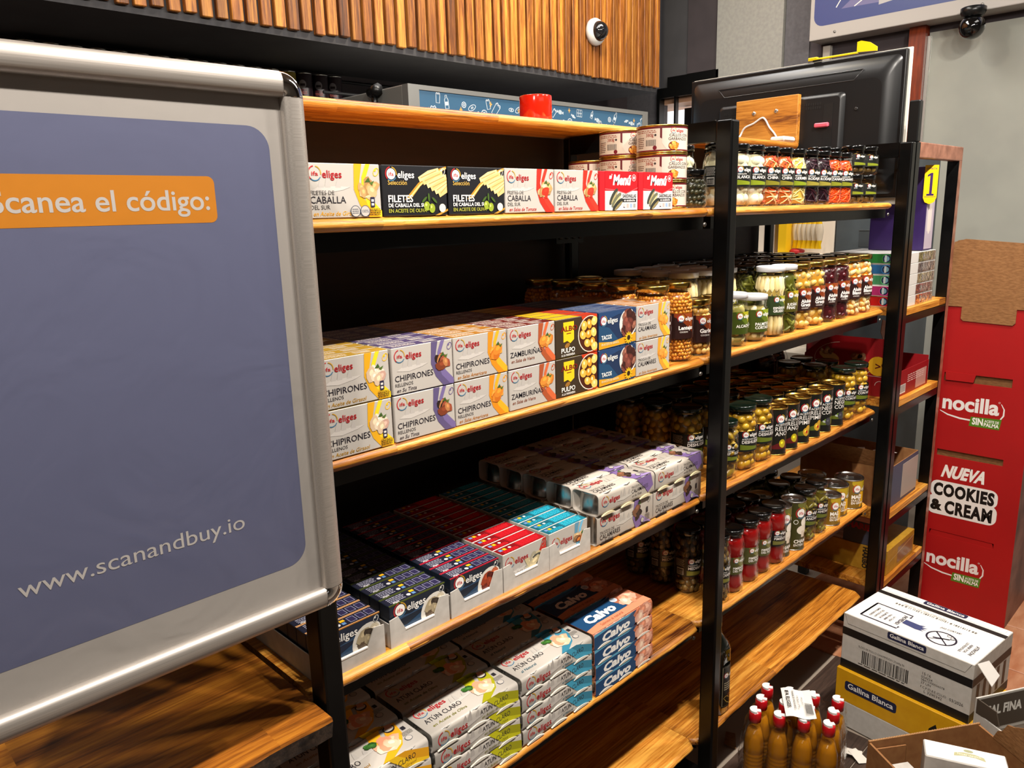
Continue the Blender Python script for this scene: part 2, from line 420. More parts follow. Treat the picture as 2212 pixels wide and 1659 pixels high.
    def build(s, name, parent, mapf, rough=.45, coat=.0, off=.00014, loc=None):
        mb = MB()
        for vs, fs, col, layer in s.it:
            o = .0002+off*layer
            ar = 0
            for f in fs[:3]:
                for i in range(len(f)): x0, y0 = vs[f[i]]; x1, y1 = vs[f[(i+1) % len(f)]]; ar += x0*y1-x1*y0
            if ar < 0: fs = [f[::-1] for f in fs]
            m = col if not isinstance(col, str) else pm(col, rough, 0, coat)
            mb.add([mapf(x/1000, y/1000, o) for x, y in vs], fs, m)
        return mb.build(name, parent, loc)
def tint(h, k):
    h = h.lstrip('#'); return '#'+''.join('%02x' % max(0, min(255, int(int(h[i:i+2], 16)*k))) for i in (0, 2, 4))
def on_front(x0, y, z0): return lambda x, v, o: (x0+x, y-o, z0+v)          # faces the aisle
def on_top(x0, y0, z): return lambda x, v, o: (x0+x, y0+v, z+o)            # faces up, read from the aisle
def on_left(x, y0, z0): return lambda u, v, o: (x-o, y0-u, z0+v)           # faces -X, u runs towards the aisle
def on_cyl(r, z0, t=0.0): return lambda x, v, o: ((r+o)*math.sin(x/r+t), -(r+o)*math.cos(x/r+t), z0+v)
def frange(a, b, n): return [a+(b-a)*i/n for i in range(n+1)]
def logo(P, x, y, s, dark=True, layer=1, word=True):
    """the round mark with its three coloured arcs and the word beside it; s = word height"""
    r = s*.95; cx = x+r; cy = y+s*.55
    if dark:
        P.disc(cx, cy, r*.8, '#f2ece6', layer)
        P.text('ifa', cx, cy-s*.28, s*.55, '#b8282c', layer+1, .01, align='C', width=r*.95)
    else:
        P.text('ifa', cx, cy-s*.28, s*.55, '#b8282c', layer+1, .01, align='C', width=r*1.05)
    P.ring(cx, cy, r*1.08, r*.16, '#b8282c', layer+.5, 100, 230); P.ring(cx, cy, r*1.05, r*.14, '#3f6f8f', layer+.5, 225, 330); P.ring(cx, cy, r*1.05, r*.14, '#c8982c', layer+.5, -10, 80)
    if word: P.text('eliges', cx+r*1.15, y, s, '#f4f0ea' if dark else '#a8161e', layer+1, .014)
    return P

def shift(P, dx, k=1.0):
    P.it = [([(x*k+dx, y) for x, y in vs], fs, c, l) for vs, fs, c, l in P.it]; return P

def pw(b, e): return max(b, 0.0)**e
# ---------------------------------------------------------------- the room
XW, YB = 4.0, 2.14
floor = struct(MB().box(-2.6, XW, -3.6, YB, -.08, -.004, pm('#15100e', .8), top=pm('#9a8c7e', .5)).build('floor'))  # top face made pale to bounce light up under the soffit
pl = [MB().rbox(-.75, .75, -.062, .062, -.012, 0, .0012, M_floorw).build('floor_plank', floor)]
def fplank(x, y, sx=1.0):
    if len(pl) == 1 and not pl[0].get('used'): o = pl[0]; o['used'] = 1
    else: o = pl[0].copy(); C.objects.link(o); pl.append(o)
    o.parent = floor; o.location = (x, y, 0); o.scale.x = sx
for j in range(11):
    for i in range(2): fplank(.1+1.505*i-(.5 if j % 2 else 0)+.2, -1.28+.127*j)
del pl[0]['used']
ti = None
for j in range(6):
    for i in range(3):
        x, y = 2.56+.302*i+.0, -1.42+.322*j
        if ti is None: ti = MB().rbox(-.149, .149, -.159, .159, -.012, .0015, .002, M_tile).build('floor_tile', floor)
        o = ti if (i == 0 and j == 0) else ti.copy()
        if o is not ti: C.objects.link(o); o.parent = floor
        o.location = (x, y, 0)
struct(MB().box(-2.6, XW, -3.6, YB, 3.2, 3.28, M_ceil).build('ceiling'))
struct(MB().box(-2.68, -2.6, -3.6, YB, 0, 3.2, M_wall_l).build('wall_left'))
struct(MB().box(-2.6, XW, -3.68, -3.6, 0, 3.2, M_wall_l).build('wall_front'))
struct(MB().box(-2.6, XW+.08, YB, YB+.08, 0, 3.2, M_wall_b).build('wall_back'))
# the end wall: painted panels of different greys, an opening with a bright room behind, a frosted partition
wr = struct(MB().box(XW, XW+.08, -3.6, .44, 2.245, 3.2, M_wall_b).box(XW, XW+.08, .512, 1.0, 0, 3.2, M_wall_b).box(XW, XW+.08, 1.90, YB, 0, 3.2, M_wall_m)
            .box(XW, XW+.08, 1.52, 1.90, 2.17, 3.2, M_wall_d).box(XW, XW+.08, 1.0, 1.52, 0, 3.2, M_wall_m)
            .box(XW, XW+.08, -3.6, .44, 0, .04, M_wall_b).box(XW, XW+.08, .44, .512, 2.245, 3.2, M_wall_b).build('wall_right'))
MB().box(XW-.03, XW-.0005, 1.135, 1.515, 0, 3.2, M_wall_g).build('wall_panel', wr)
MB().box(XW-.012, XW-.0005, 1.0, 1.13, 0, 3.2, M_wall_m).build('wall_panel', wr)
MB().box(XW-.012, XW-.0005, 1.52, 1.71, 2.245, 3.2, M_wall_b).build('wall_panel', wr)
tr = struct(MB().box(XW-.05, XW+.06, .442, .512, 0, 2.30, M_jamb).build('trim_1'))
gp = struct(thing('window_2', 'x', 'x')); del gp['label']; del gp['category']
MB().box(XW-.012, XW-.002, -3.0, .436, .04, 2.245, M_frost).build('frosted_pane', gp)
MB().box(XW-.022, XW+.0, .428, .441, .04, 2.23, pm('#c8c6c0', .3, .6)).build('edge_strip', gp)
MB().box(XW-.04, XW-.012, .880, .915, 2.0, 2.26, pm('#b8b4ac', .4)).build('conduit', wr)
# bright opening beside the wood-clad soffit
w1 = struct(thing('window_1', 'x', 'x')); del w1['label']; del w1['category']
MB().box(XW-.03, XW+.02, 1.50, 1.90, 2.13, 2.185, BLACK).box(XW-.03, XW+.02, 1.882, 1.90, .1, 2.13, BLACK).box(XW-.03, XW+.02, 1.50, 1.515, .1, 2.13, BLACK).box(XW-.03, XW+.02, 1.50, 1.83, 2.185, 2.24, BLACK).build('window_frame', w1)
MB().box(XW-.02, XW+.01, 1.777, 1.789, .1, 2.13, BLACK).build('mullion', w1)
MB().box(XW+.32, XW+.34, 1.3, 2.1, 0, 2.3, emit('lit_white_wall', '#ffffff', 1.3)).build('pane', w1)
MB().box(XW+.02, XW+.32, 1.2, 2.1, 2.10, 2.13, pm('#c89878', .6)).build('lintel', w1)
MB().box(XW+.2, XW+.22, 1.80, 1.86, .6, 2.09, BLACK).build('door_edge', w1)
# soffit clad in upright wood battens
YS, ZS, XE = 1.62, 2.121, 3.56
so = struct(MB().box(-2.6, XE, YS, YB-.001, ZS-.022, 3.2, M_wall_d).build('trim_2'))
sl = MB().rbox(-.0185, .0185, -.02, 0, 0, 1.05, .0025, M_slat).build('slat', so)
R = random.Random(4)
for i in range(64):
    o = sl if i == 0 else sl.copy()
    if i: C.objects.link(o); o.parent = so
    o.location = (XE-.02-.0498*i, YS-.0003, ZS+R.uniform(-.004, .004)); o.scale.x = R.uniform(.96, 1.06)
struct(MB().tube([(.2, YB-.02, 2.13-.06), (3.42, YB-.02, 2.13-.06)], .006, 8, BLACK).build('trim_3'))

# dome cameras
def dome(name, label, loc, axis, r, base_m, dome_m, ball=0.0):
    t = thing(name, label, 'camera', loc)
    mb = MB(); q = .72 if ball else 1.0; mb.lathe([(r*1.0*q, 0), (r*1.16*q, .004), (r*1.16*q, r*.35), (r*.98*q, r*.62), (r*.86*q, r*.66)], 28, base_m, cap1=True); b = mb.build('base', t)
    mb = MB(); mb.lathe([(r*.86*math.cos(a), r*(.6+ball)+r*.86*math.sin(a)) for a in frange(-1.0 if ball else 0, PI/2-.01, 10)], 28, dome_m, cap1=True); d = mb.build('dome', t)
    for o in (b, d): o.rotation_euler = axis
    return t
dome('dome_camera', 'white dome security camera fixed to the wooden slats', (3.02, YS-.0205, 2.318), (PI/2, 0, 0), .052, pm('#dcdad6', .35), pm('#1a1a1c', .06, 0, .5))
dome('dome_camera', 'black dome security camera hanging under the blue sign', (XW-.17, .222, 2.288), (PI, 0, 0), .058, pm('#141414', .3), pm('#0a0a0a', .04, 0, 1), .75)

# framed sign on the end wall
t = thing('wall_sign', 'large white framed sign with a blue panel and pale curves, high on the end wall', 'sign', (XW-.115, 0, 0))
bd = MB().box(-.02, .1145, -1.2, .945, 2.275, 3.1, pm('#b4aea8', .5)).build('board', t); bevel(bd, .004)
P = Print(); L0 = 910  # u runs towards the aisle (-Y)
P.rrect(0, 0, 1900, 700, 45, '#455184', 0)
P.poly([(130, 60), (190, 105), (330, 150), (380, 215), (400, 330), (560, 420), (900, 420), (900, 60), (500, 52)], '#74729a', 1)
P.poly([(300, 45), (420, 60), (560, 90), (560, 125), (520, 120), (505, 180), (470, 215), (430, 212), (405, 180), (395, 100), (370, 95), (372, 210), (330, 215), (345, 120), (300, 105)], '#b8b5b5', 2)
P.line([(105, 70), (150, 140), (220, 195), (300, 220)], 5, '#e6e4e2', 3); P.line([(190, 60), (240, 90), (300, 100)], 5, '#e6e4e2', 3)
P.line([(545, 128), (610, 130), (640, 118)], 5, '#e6e4e2', 3)
star = []
for k in range(8):
    a = PI/4*k; q = 28 if k % 2 == 0 else 12; star.append((125+q*math.cos(a), 225+q*math.sin(a)))
P.poly(star, '#d8994a', 3)
P.build('printed_panel', t, on_left(-.02, .925, 2.335), .3)
for u in (.82, .2): MB().lathe([(.006, 0), (.006, .003)], 10, pm('#aaa6a0', .3, .5), cap1=True).build('screw', t, (-.0205, u, 2.30), (0, -PI/2, 0))

# cooler cabinet behind the rack with a patterned blue header
t = thing('cooler_cabinet', 'grey cooler cabinet whose blue header is covered in white snack drawings', 'cooler', (1.6, 1.2, 0))
b = MB().box(0, 1.30, .03, .75, 0, 1.913, pm('#8a8a86', .35, .3)).build('body', t); bevel(b, .004)
MB().box(0, .045, 0, .03, .3, 1.913, pm('#8d8d8a', .35, .4)).box(1.262, 1.30, 0, .03, .3, 1.913, pm('#8d8d8a', .35, .4)).box(.045, 1.262, 0, .03, 1.898, 1.913, pm('#8d8d8a', .35, .4)).build('header_frame', t)
MB().box(.045, 1.262, .004, .03, 1.70, 1.898, pm('#3a6484', .35)).build('header_panel', t)
P = Print(); W = '#e8eef2'; R = random.Random(11)
def icon(k, x, y, s, ro):
    c, d = math.cos(ro), math.sin(ro); T = lambda l: [(x+(a*c-b*d)*s, y+(a*d+b*c)*s) for a, b in l]
    if k == 0: P.ring(x, y, 17*s, 2, W, 1); P.ring(x, y, 8*s, 2, W, 1); [P.disc(x+12.5*s*math.cos(q), y+12.5*s*math.sin(q), 1.4*s, W, 1, 6) for q in frange(0, 5.5, 7)]
    if k == 1: P.ring(x, y, 14*s, 1.8, W, 1, ry=9*s, rot=ro); P.poly(T([(13, 0), (22, 7), (22, -7)]), W, 1); P.poly(T([(-13, 0), (-22, 7), (-22, -7)]), W, 1); P.disc(x, y, 10*s, '#b9cbd8', 1, 14, 6*s, ro)
    if k == 2: P.line(T([(-12, -26), (12, -26), (14, 20), (-14, 20)]), 2, W, 1, True); P.line(T([(-14, 20), (-9, 28), (0, 24), (9, 28), (14, 20)]), 3, W, 1)
    if k == 3: P.line(T([(-18, -15), (18, -15), (18, 15), (-18, 15)]), 2, W, 1, True); [P.line(T([(q, -15), (q, 15)]), 1.6, W, 1) for q in (-6, 6)]; P.line(T([(-18, 0), (18, 0)]), 1.6, W, 1)
    if k == 4: P.ring(x, y, 22*s, 2, W, 1, ry=11*s, rot=ro); [P.line(T([(q, -4), (q+1, 4)]), 2, W, 1) for q in (-5, 0, 5)]
    if k == 5: P.line(T([(-9, -24), (9, -24), (9, 10), (4, 16), (4, 26), (-4, 26), (-4, 16), (-9, 10)]), 2, W, 1, True); P.poly(T([(-7, -12), (7, -12), (7, 2), (-7, 2)]), '#c9d8e2', 1)
seq = [2, 5, 1, 4, 0, 2, 5, 4, 1, 0, 2, 1, 0, 3, 4, 1, 2, 5, 0, 1, 2]
for i, k in enumerate(seq): icon(k, 60+i*57, (168 if i % 2 else 130)+R.uniform(-12, 12), .85, R.uniform(-.7, .7)); icon(seq[-1-i], 60+i*57+20, (132 if i % 2 else 172)+R.uniform(-8, 8), .6, R.uniform(-.8, .8))
for i in range(9):
    x, y = 40+i*140, R.uniform(125, 185); P.poly([(x, y+11), (x+3, y+3), (x+8, y), (x+3, y-3), (x, y-11), (x-3, y-3), (x-8, y), (x-3, y+3)], '#d8a860', 1)
o = P.clamp(0, 1216, 0, 197).build('printed_pattern', t, on_front(.045, .004, 1.70), .3); o['kind'] = 'stuff'
MB().tube([(.15, .74, 1.99), (1.05, .74, 1.99), (1.10, .74, 1.98), (1.115, .74, 1.90)], .006, 8, pm('#3a3a3c', .4)).build('cable_duct', t)
MB().tube([(-.012, .20, 1.83), (-.014, .165, 1.87), (-.014, .165, 1.893)], [.012, .012, .009], 8, BLACK).tube([(-.014, .19, 1.905), (-.014, .14, 1.912)], [.016, .020], 8, BLACK).tube([(-.014, .165, 1.89), (-.014, .165, 1.91)], .012, 8, BLACK).build('hinge_arm', t)

# shelf on the back wall carrying the snack tubes
t = thing('wall_shelf', 'dark shelf board on the back wall carrying a row of snack tubes', 'shelf', (0, 0, 0))
MB().box(.3, 2.05, 2.0, YB-.001, 1.822, 1.84, M_wall_d).build('shelf_board', t)
for x in (.6, 1.3, 1.98): MB().box(x, x+.02, 2.02, YB-.001, 1.72, 1.822, BLACK).build('bracket', t)
tubes = {}
def snack_tube(x, col, label, deco=True):
    k = (col, deco); loc = (x, 2.07, 1.8403)
    if k not in tubes:
        t = thing('snack_tube', label, 'can', loc, 0, 'snack tubes on the back wall shelf')
        MB().lathe([(.0330, .004), (.0330, .230)], 24, pm(col, .35)).lathe([(.030, 0), (.0338, .001), (.0338, .005)], 24, M_tin, cap0=True).build('tube', t)
        MB().lathe([(.0330, .230), (.0342, .2305), (.0342, .236), (.032, .237), (.031, .235)], 24, M_tin, cap1=True).build('rim', t)
        P = Print()
        if deco:
            P.disc(0, 190, 15, '#8e888a', .6, 18, 17); P.text('PRINGLES', 0, 152, 12, '#a85a54', 1, .03, width=32, align='C'); P.rect(-14, 168, 28, 2, '#7a2a2c', 1, 8); P.rect(-13, 140, 26, 3, '#c8b8b0', 1, 6); P.rect(-10, 134, 20, 2, '#c8b8b0', 1, 6); P.rect(-10, 184, 20, 9, col, 1, 6)
        else: P.rect(-14, 150, 28, 40, tint(col, 1.5), 1, 8); P.rect(-12, 130, 24, 8, '#d8d0c8', 1, 6)
        P.slab().build('printed_label', t, on_cyl(.033, 0, -.75), .4)
        tubes[k] = t; return t
    return dup(tubes[k], loc, label=label)
for i, x in enumerate((1.885, 1.818, 1.745)):
    snack_tube(x, '#25141c', ['first', 'second', 'third'][i]+' dark plum snack tube from the right end of the back wall shelf')
snack_tube(1.672, '#8a7a20', 'olive yellow snack tube beside the dark plum tubes on the back wall shelf', False)
for i in range(13): snack_tube(1.60-.0705*i, '#2a2a2c' if i > 1 else '#4a4838', 'dark snack tube whose rim just shows above the poster frame' if i > 1 else ('grey olive snack tube left of the olive yellow tube, number %s' % ['one', 'two'][i]), False)

# ---------------------------------------------------------------- the rack
ZT = [1.5, 1.1816, .863, .545, .226]         # board tops
PX = [.45, 1.45, 2.47]
rack = thing('shelving_rack', 'long black steel rack with live-edge wooden shelf boards across the middle', 'shelf', (0, 0, 0))
for x in PX:
    for y0, y1 in ((-.04, -.002), (.39, .412)):
        o = MB().box(x, x+.03, y0, y1, 0, 1.672 if x > .5 or y0 > 0 else 1.60, M_black).build('post', rack); bevel(o, .004)
    for z in (1.632 if x > .5 else 1.56, .10): o = MB().box(x+.001, x+.029, -.002, .39, z, z+.04, M_black).build('side_rail', rack)
R = random.Random(21)
def board(x0, x1, y0, y1, zt, th, amp, name='shelf_board', parent=rack, roundends=True, n=70):
    prof = [(0.010, 0), (.003, -.0035), (.0, -.008), (.002, -.0135), (.009, -th)]
    vs = []; fs = []; K = len(prof)+2; ph = [R.uniform(0, 6) for _ in range(5)]
    for i in range(n+1):
        x = x0+(x1-x0)*i/n
        wv = amp*(math.sin(x*9+ph[0])*.5+math.sin(x*23+ph[1])*.3+math.sin(x*61+ph[2])*.25+R.uniform(-.3, .3))
        e = 0
        if roundends:
            d = min(x-x0, x1-x); e = .016*(max(0, 1-d/.018))**2
        row = [(x, y1, zt)]+[(x, y0+a+e+wv*(1 if 0 < k < 4 else .6), zt+b) for k, (a, b) in enumerate(prof)]+[(x, y1, zt-th)]
        vs += row
    for i in range(n):
        for k in range(K): fs.append((i*K+k, i*K+(k+1) % K, (i+1)*K+(k+1) % K, (i+1)*K+k))
    fs += [tuple(range(K))[::-1], tuple(n*K+k for k in range(K))]
    mb = MB(); mb.add(vs, fs, M_shelf)
    for i in range(len(mb.fs)-2): mb.fs[i] = (i % K) in (1, 2, 3, 4)
    return fixn(mb.build(name, parent))
for k, z in enumerate(ZT):
    board(.4855 if k != 2 else .452, 1.4495, 0, .388, z, .018, .0022)
    board(1.4502, 2.468, 0, .388, z, .018, .0022)
    for x0, x1 in ((.481, 1.45), (1.481, 2.47)):
        MB().box(x0, x1, .022, .04, z-.044, z-.0185, M_black).build('shelf_rail', rack)
for k in (3,): board(-.25, .4495, 0, .388, ZT[k], .018, .0022)
board(.40, 2.466, .29, .47, 1.695, .021, .0016)
MB().box(.0, 1.465, .43, .442, .08, 1.673, M_panel).build('back_panel', rack)
MB().box(1.4655, 2.469, .43, .442, .08, 1.673, M_panel).build('back_panel', rack)
for x in (1.40,): 
    mb = MB(); mb.box(x-.01, x+.09, .383, .387, 1.425, 1.455, M_black)
    br = mb.build('bracket', rack)
    for i in range(4): MB().lathe([(.006, 0), (.006, .003), (.0045, .004)], 10, pm('#6c6c6c', .3, .8), cap1=True).build('bolt', br, (x+.004+.024*i, .383, 1.44), (PI/2, 0, 0))
for x in PX[1:]: 
    for z in ZT[:4]: MB().lathe([(.005, 0), (.0045, .003), (.002, .004)], 8, pm('#77736e', .3, .8), cap1=True).build('rail_bolt', rack, (x-.012, .011, z-.034), (PI/2, 0, 0))

# second, narrow rack at the end
er = thing('end_rack', 'narrow black steel rack with painted copper reflections at the far end of the long rack', 'shelf', (0, 0, 0))
for x in (2.506, 2.915):
    o = MB().box(x, x+.03, -.04, -.004, 0, 1.672, M_black, front=M_copper_refl if x > 2.6 else M_black).build('post', er)
    if x > 2.6: o = MB().box(x, x+.03, .39, .426, 0, 1.2, M_black).build('post', er)
o = MB().box(2.537, 2.945, -.0405, -.012, 1.628, 1.6735, M_copper_refl).build('top_rail', er); bevel(o, .003)
MB().box(2.508, 2.534, -.004, .40, 1.632, 1.671, M_black).build('side_rail', er)
ZE = [1.177, .883, .50, .255]
for z in ZE:
    MB().rbox(2.509, 2.943, -.038, .40, z-.022, z, .001, M_shelf).build('shelf_board', er)
    MB().box(2.537, 2.914, -.039, -.012, z-.046, z-.0225, M_black).build('front_rail', er)
MB().box(2.508, 2.943, .395, .41, 1.15, 1.2, BLACK).build('rear_rail', er)
o = MB().box(-.28, -.25, -.04, -.002, 0, .86, M_black).build('post', rack); o = MB().box(-.28, -.25, .39, .428, 0, .86, M_black).build('post', rack)
# ---------------------------------------------------------------- counter and poster stand at the left
t = thing('counter', 'varnished wooden counter top with a rough dark edge under the poster frame', 'counter', (0, 0, 0))
mb = MB(); n = 60; R = random.Random(3); vs = []; fs = []
for i in range(n+1):
    x = -.9+1.344*i/n; a = R.uniform(-.002, .002); vs += [(x, .385, .863), (x, -.064+a*.4, .863), (x, -.066+a, .858), (x, -.062+a*2, .833), (x, .385, .833)]
for i in range(n):
    for k in range(5): fs.append((i*5+k, i*5+(k+1) % 5, i*5+5+(k+1) % 5, i*5+5+k))
fs += [(0, 1, 2, 3, 4), tuple(n*5+k for k in range(5))]
fm = []
M_edge = noisy('glued_edge', '#16100c', '#4a3a2e', 90, .35, 0, .6, (1, 1, 1), .4)
for i in range(n):
    for k in range(5): fm.append(M_counter if k in (0, 1) else M_edge if k in (2,) else M_counter)
mb.add(vs, fs, fm+[M_edge, M_edge]); fixn(mb.build('counter_top', t))
for x in (-.85, .39): MB().box(x, x+.04, .34, .38, 0, .833, BLACK).build('leg', t)
for x in (-.85,): MB().box(x, x+.04, -.03, .01, 0, .833, BLACK).build('leg', t)

t = thing('poster_stand', 'large aluminium snap frame with a blue poster in a clear sleeve standing on the counter', 'sign', (0, 0, 0))
SX0, SX1, SZ0, SZ1, SY = .039, .464, 1.031, 1.654, -.087
def rail(p0, p1, inn):   # half-round snap rail between two outer corners, inn = inward direction
    p0, p1, inn = Vector(p0), Vector(p1), Vector(inn); vs = []; fs = []
    prof = [(0, .016), (0, .004), (.003, -.0005), (.010, -.0035), (.019, -.0035), (.0245, -.001), (.0265, .003), (.0265, .009)]
    for p in (p0, p1):
        for a, b in prof: vs.append(tuple(p+inn*a+Vector((0, b, 0))))
    K = len(prof)
    for k in range(K-1): fs.append((k, k+1, K+k+1, K+k))
    mb = MB(); mb.add(vs, fs, M_alu, True); return fixn(mb.build('frame_rail', t))
c_ = .026
rail((SX0+c_, SY, SZ1), (SX1-c_, SY, SZ1), (0, 0, -1)); rail((SX0+c_, SY, SZ0), (SX1-c_, SY, SZ0), (0, 0, 1))
rail((SX0, SY, SZ0+c_), (SX0, SY, SZ1-c_), (1, 0, 0)); rail((SX1, SY, SZ0+c_), (SX1, SY, SZ1-c_), (-1, 0, 0))
for cx, sx in ((SX0+c_, -1), (SX1-c_, 1)):
    for cz, sz in ((SZ0+c_, -1), (SZ1-c_, 1)):
        vs = []; fs = []; n = 8
        prof = [(1.0, .016), (1.0, .004), (.89, -.001), (.62, -.004), (.3, -.004), (.05, -.001), (0, .006)]
        for i in range(n+1):
            a = PI/2*i/n
            for r, y in prof: vs.append((cx+sx*c_*r*math.cos(a), SY+y, cz+sz*c_*r*math.sin(a)))
        K = len(prof)
        for i in range(n):
            for k in range(K-1): fs.append((i*K+k, i*K+k+1, i*K+K+k+1, i*K+K+k))
        mb = MB(); mb.add(vs, fs, M_chrome, True); o = fixn(mb.build('corner_cap', t)); o['label'] = 'chrome rounded corner cap'
MB().box(SX0+.008, SX1-.008, SY+.009, SY+.018, SZ0+.008, SZ1-.008, pm('#a8a09a', .4, .5)).build('back_board', t)
MB().box(SX0+.002, SX0+.022, SY+.0185, SY+.036, .872, SZ1-.1, pm('#8d8883', .35, .7)).box(SX0-.12, SX0+.03, SY+.03, SY+.20, .8632, .872, pm('#8d8883', .35, .7)).build('stand_leg', t)
PW, PH = (SX1-SX0-.05)*1000, (SZ1-SZ0-.05)*1000
P = Print(); P.rect(0, 0, PW, PH, '#9c968f', 0)
P.rrect(16, 42, PW-34, PH-74, 24, '#585b74', 1, 8)
bx = (.147-SX0-.025)*1000; P.rrect(bx, (1.499-SZ0-.025)*1000, 209, 46, 7, '#b87212', 2)
P.text('Scanea el código:', bx+9, (1.512-SZ0-.025)*1000, 20, '#b2aca6', 3, .012, width=193, res=5)
P.text('www.scanandbuy.io', (.128-SX0-.025)*1000, (1.163-SZ0-.025)*1000, 17.5, '#b2aca6', 3, .0, width=221, res=5)
P.build('poster', t, on_front(SX0+.025, SY+.0085, SZ0+.025), .5)
mb = MB(); n = 26; vs = []; fs = []
R = random.Random(8)
for j in range(n+1):
    for i in range(n+1):
        x = SX0+.02+(SX1-SX0-.04)*i/n; z = SZ0+.02+(SZ1-SZ0-.04)*j/n; e = 0 if i in (0, n) or j in (0, n) else R.uniform(-.0007, .0004)
        vs.append((x, SY+.0068+e, z))
for j in range(n):
    for i in range(n): fs.append((j*(n+1)+i, j*(n+1)+i+1, (j+1)*(n+1)+i+1, (j+1)*(n+1)+i))
mb.add(vs, fs, M_film, True); mb.build('clear_sleeve', t)

# ---------------------------------------------------------------- cartons
CW, CH = .112, .068
WHITE = '#b9b2aa'
def boats(P, x, y, s, col='#c8c1ba', l=.5):
    P.poly([(x, y), (x+22*s, y-3*s), (x+48*s, y+1*s), (x+60*s, y+5*s), (x+40*s, y+6*s), (x+10*s, y+5*s)], col, l)
    for dx, h in ((10, 15), (20, 19), (36, 12)):
        P.poly([(x+dx*s, y+4*s), (x+(dx+9)*s, y+4*s), (x+(dx+7)*s, y+(4+h*.7)*s), (x+(dx+5)*s, y+(4+h)*s), (x+(dx+3)*s, y+(4+h*.7)*s)], tint(col, .92), l+.1)
def swoosh(P, col, w=112, h=68):
    a = [(78, h), (74, 55), (72, 42), (76, 26), (86, 10), (95, 0)]; b = [(88, h), (85, 54), (84, 44), (90, 28), (102, 13), (112, 4)]
    P.poly([(72, 0+h), (84, h), (79, 46), (85, 24), (100, 6), (112, 0), (112, 0), (92, 0), (78, 16), (70, 36)], col, .8)
    P.poly([(90, h), (97, h), (89, 50), (88, 40), (92, 28), (112, 8), (112, 0), (104, 2), (90, 16), (82, 36), (83, 52)], tint(col, 1.25), .9)
def pull(P, x, y, col='#8a8580'):
    P.ring(x, y, 4.2, 1.0, col, 1, ry=6, rot=-.6); P.disc(x-1.5, y+2.4, 1.8, col, 1.1, 10)
def d_eliges(band, title, sub, script, fc, seed, tsize=9.0, foodc=(90, 36), extra=False, band_script=None, nutri=False):
    P = Print(); boats(P, 8, 34, .95); swoosh(P, band)
    logo(P, 5, 50, 9.5, False)
    if len(title) == 2 and title[0].startswith(('F', 'TR')):
        P.text(title[0], 5, 29, 5.4, '#4a4644', 1); P.text(title[1], 5, 18.5, 9, '#242028', 1, .004, width=52 if title[1] != 'CALAMARES' else 60)
        if sub: P.text(sub, 5, 11, 5.4, '#4a4644', 1)
        P.text(script, 8, 3, 5.6, band_script or band, 1, .006, .25)
    else:
        P.text(title[0], 4, 19, tsize, '#1f1c26', 1, .004); 
        if sub: P.text(sub, 4, 11.5, 5, '#3a3638', 1)
        P.text(script, 6, 3.4 if sub else 10, 5.6, band_script or '#4a3a3a', 1, .006, .25)
    P.food(foodc[0], foodc[1], 17, 13, fc, 10, seed); P.poly([(foodc[0]-3, foodc[1]+9), (foodc[0]+3, foodc[1]+15), (foodc[0]+6, foodc[1]+9)], '#3f5a24', 6.2); P.poly([(foodc[0]+4, foodc[1]+8), (foodc[0]+12, foodc[1]+11), (foodc[0]+8, foodc[1]+5)], '#4e6a2a', 6.3)
    pull(P, 106, 58, tint(band, 1.15))
    if nutri: P.rrect(94, 13, 7, 13, 1, '#2a2740', 7); P.rect(95.5, 15, 4, 3, '#d8d2ca', 7.5); P.rect(95.5, 20, 4, 3, '#d8d2ca', 7.5); P.small(90, 10, 20, 4, 2.4, '#3a2a1a', 7)
    if extra: P.disc(70, 8, 7.5, '#20304a', 7); P.disc(70, 8, 6.7, WHITE, 7.2); P.disc(85, 8, 7.5, '#20304a', 7.1); P.disc(85, 8, 6.7, WHITE, 7.3); P.text('100%', 85, 6, 4, '#20304a', 7.5, align='C'); P.small(65, 10, 10, 3, 2.4, '#20304a', 7.5)
    return P
def d_seleccion():
    P = Print(); P.poly([(36, 22), (60, 44), (84, 60), (112, 68), (112, 64), (86, 55), (64, 40), (48, 24)], '#b8862c', .6); P.poly([(40, 22), (62, 42), (85, 57.5), (112, 66), (112, 64.6), (86, 55.8), (64, 40.6), (45, 23)], '#e8c878', .7)
    logo(P, 6, 51, 9.5); P.text('Selección', 9, 42, 6.2, '#caa24a', 1, .01)
    for i in range(6):
        x, y = 70+i*7, 52-i*4.2
        P.line([(x-8, y-3), (x+10, y+5), (x+28, y+10)], [7, 9.5, 7], ['#e2c88e', '#d8b878'][i % 2], 2+i*.3); P.line([(x-5, y-.5), (x+24, y+9.8)], 1.2, '#b8924e', 2.2+i*.3)
    P.text('FILETES', 8, 19, 9.4, '#f0ece6', 4, .02); P.text('DE CABALLA DEL SUR', 8, 12.3, 5, '#f0ece6', 4, .02); P.text('EN ACEITE DE OLIVA', 8, 5, 5, '#a8a83a', 4, .012)
    for a, b in ((74, 13), (83, 10)): P.disc(a, b, 5.5, '#8fa02c', 5, 14, 6.5); P.disc(a-1.5, b+2, 2, '#c8d86a', 5.2, 10)
    for q in ((70, 22, .7), (78, 25, 1.6), (88, 21, 2.4)): P.disc(q[0], q[1], 6, '#3f5a1e', 5.1, 10, 1.8, q[2])
    P.disc(102, 10, 6, '#e6dac4', 5.2); P.poly([(88, 0), (112, 9), (112, 6), (96, 0)], '#b8862c', 4.9); pull(P, 105, 60, '#cfc9c0')
    return P
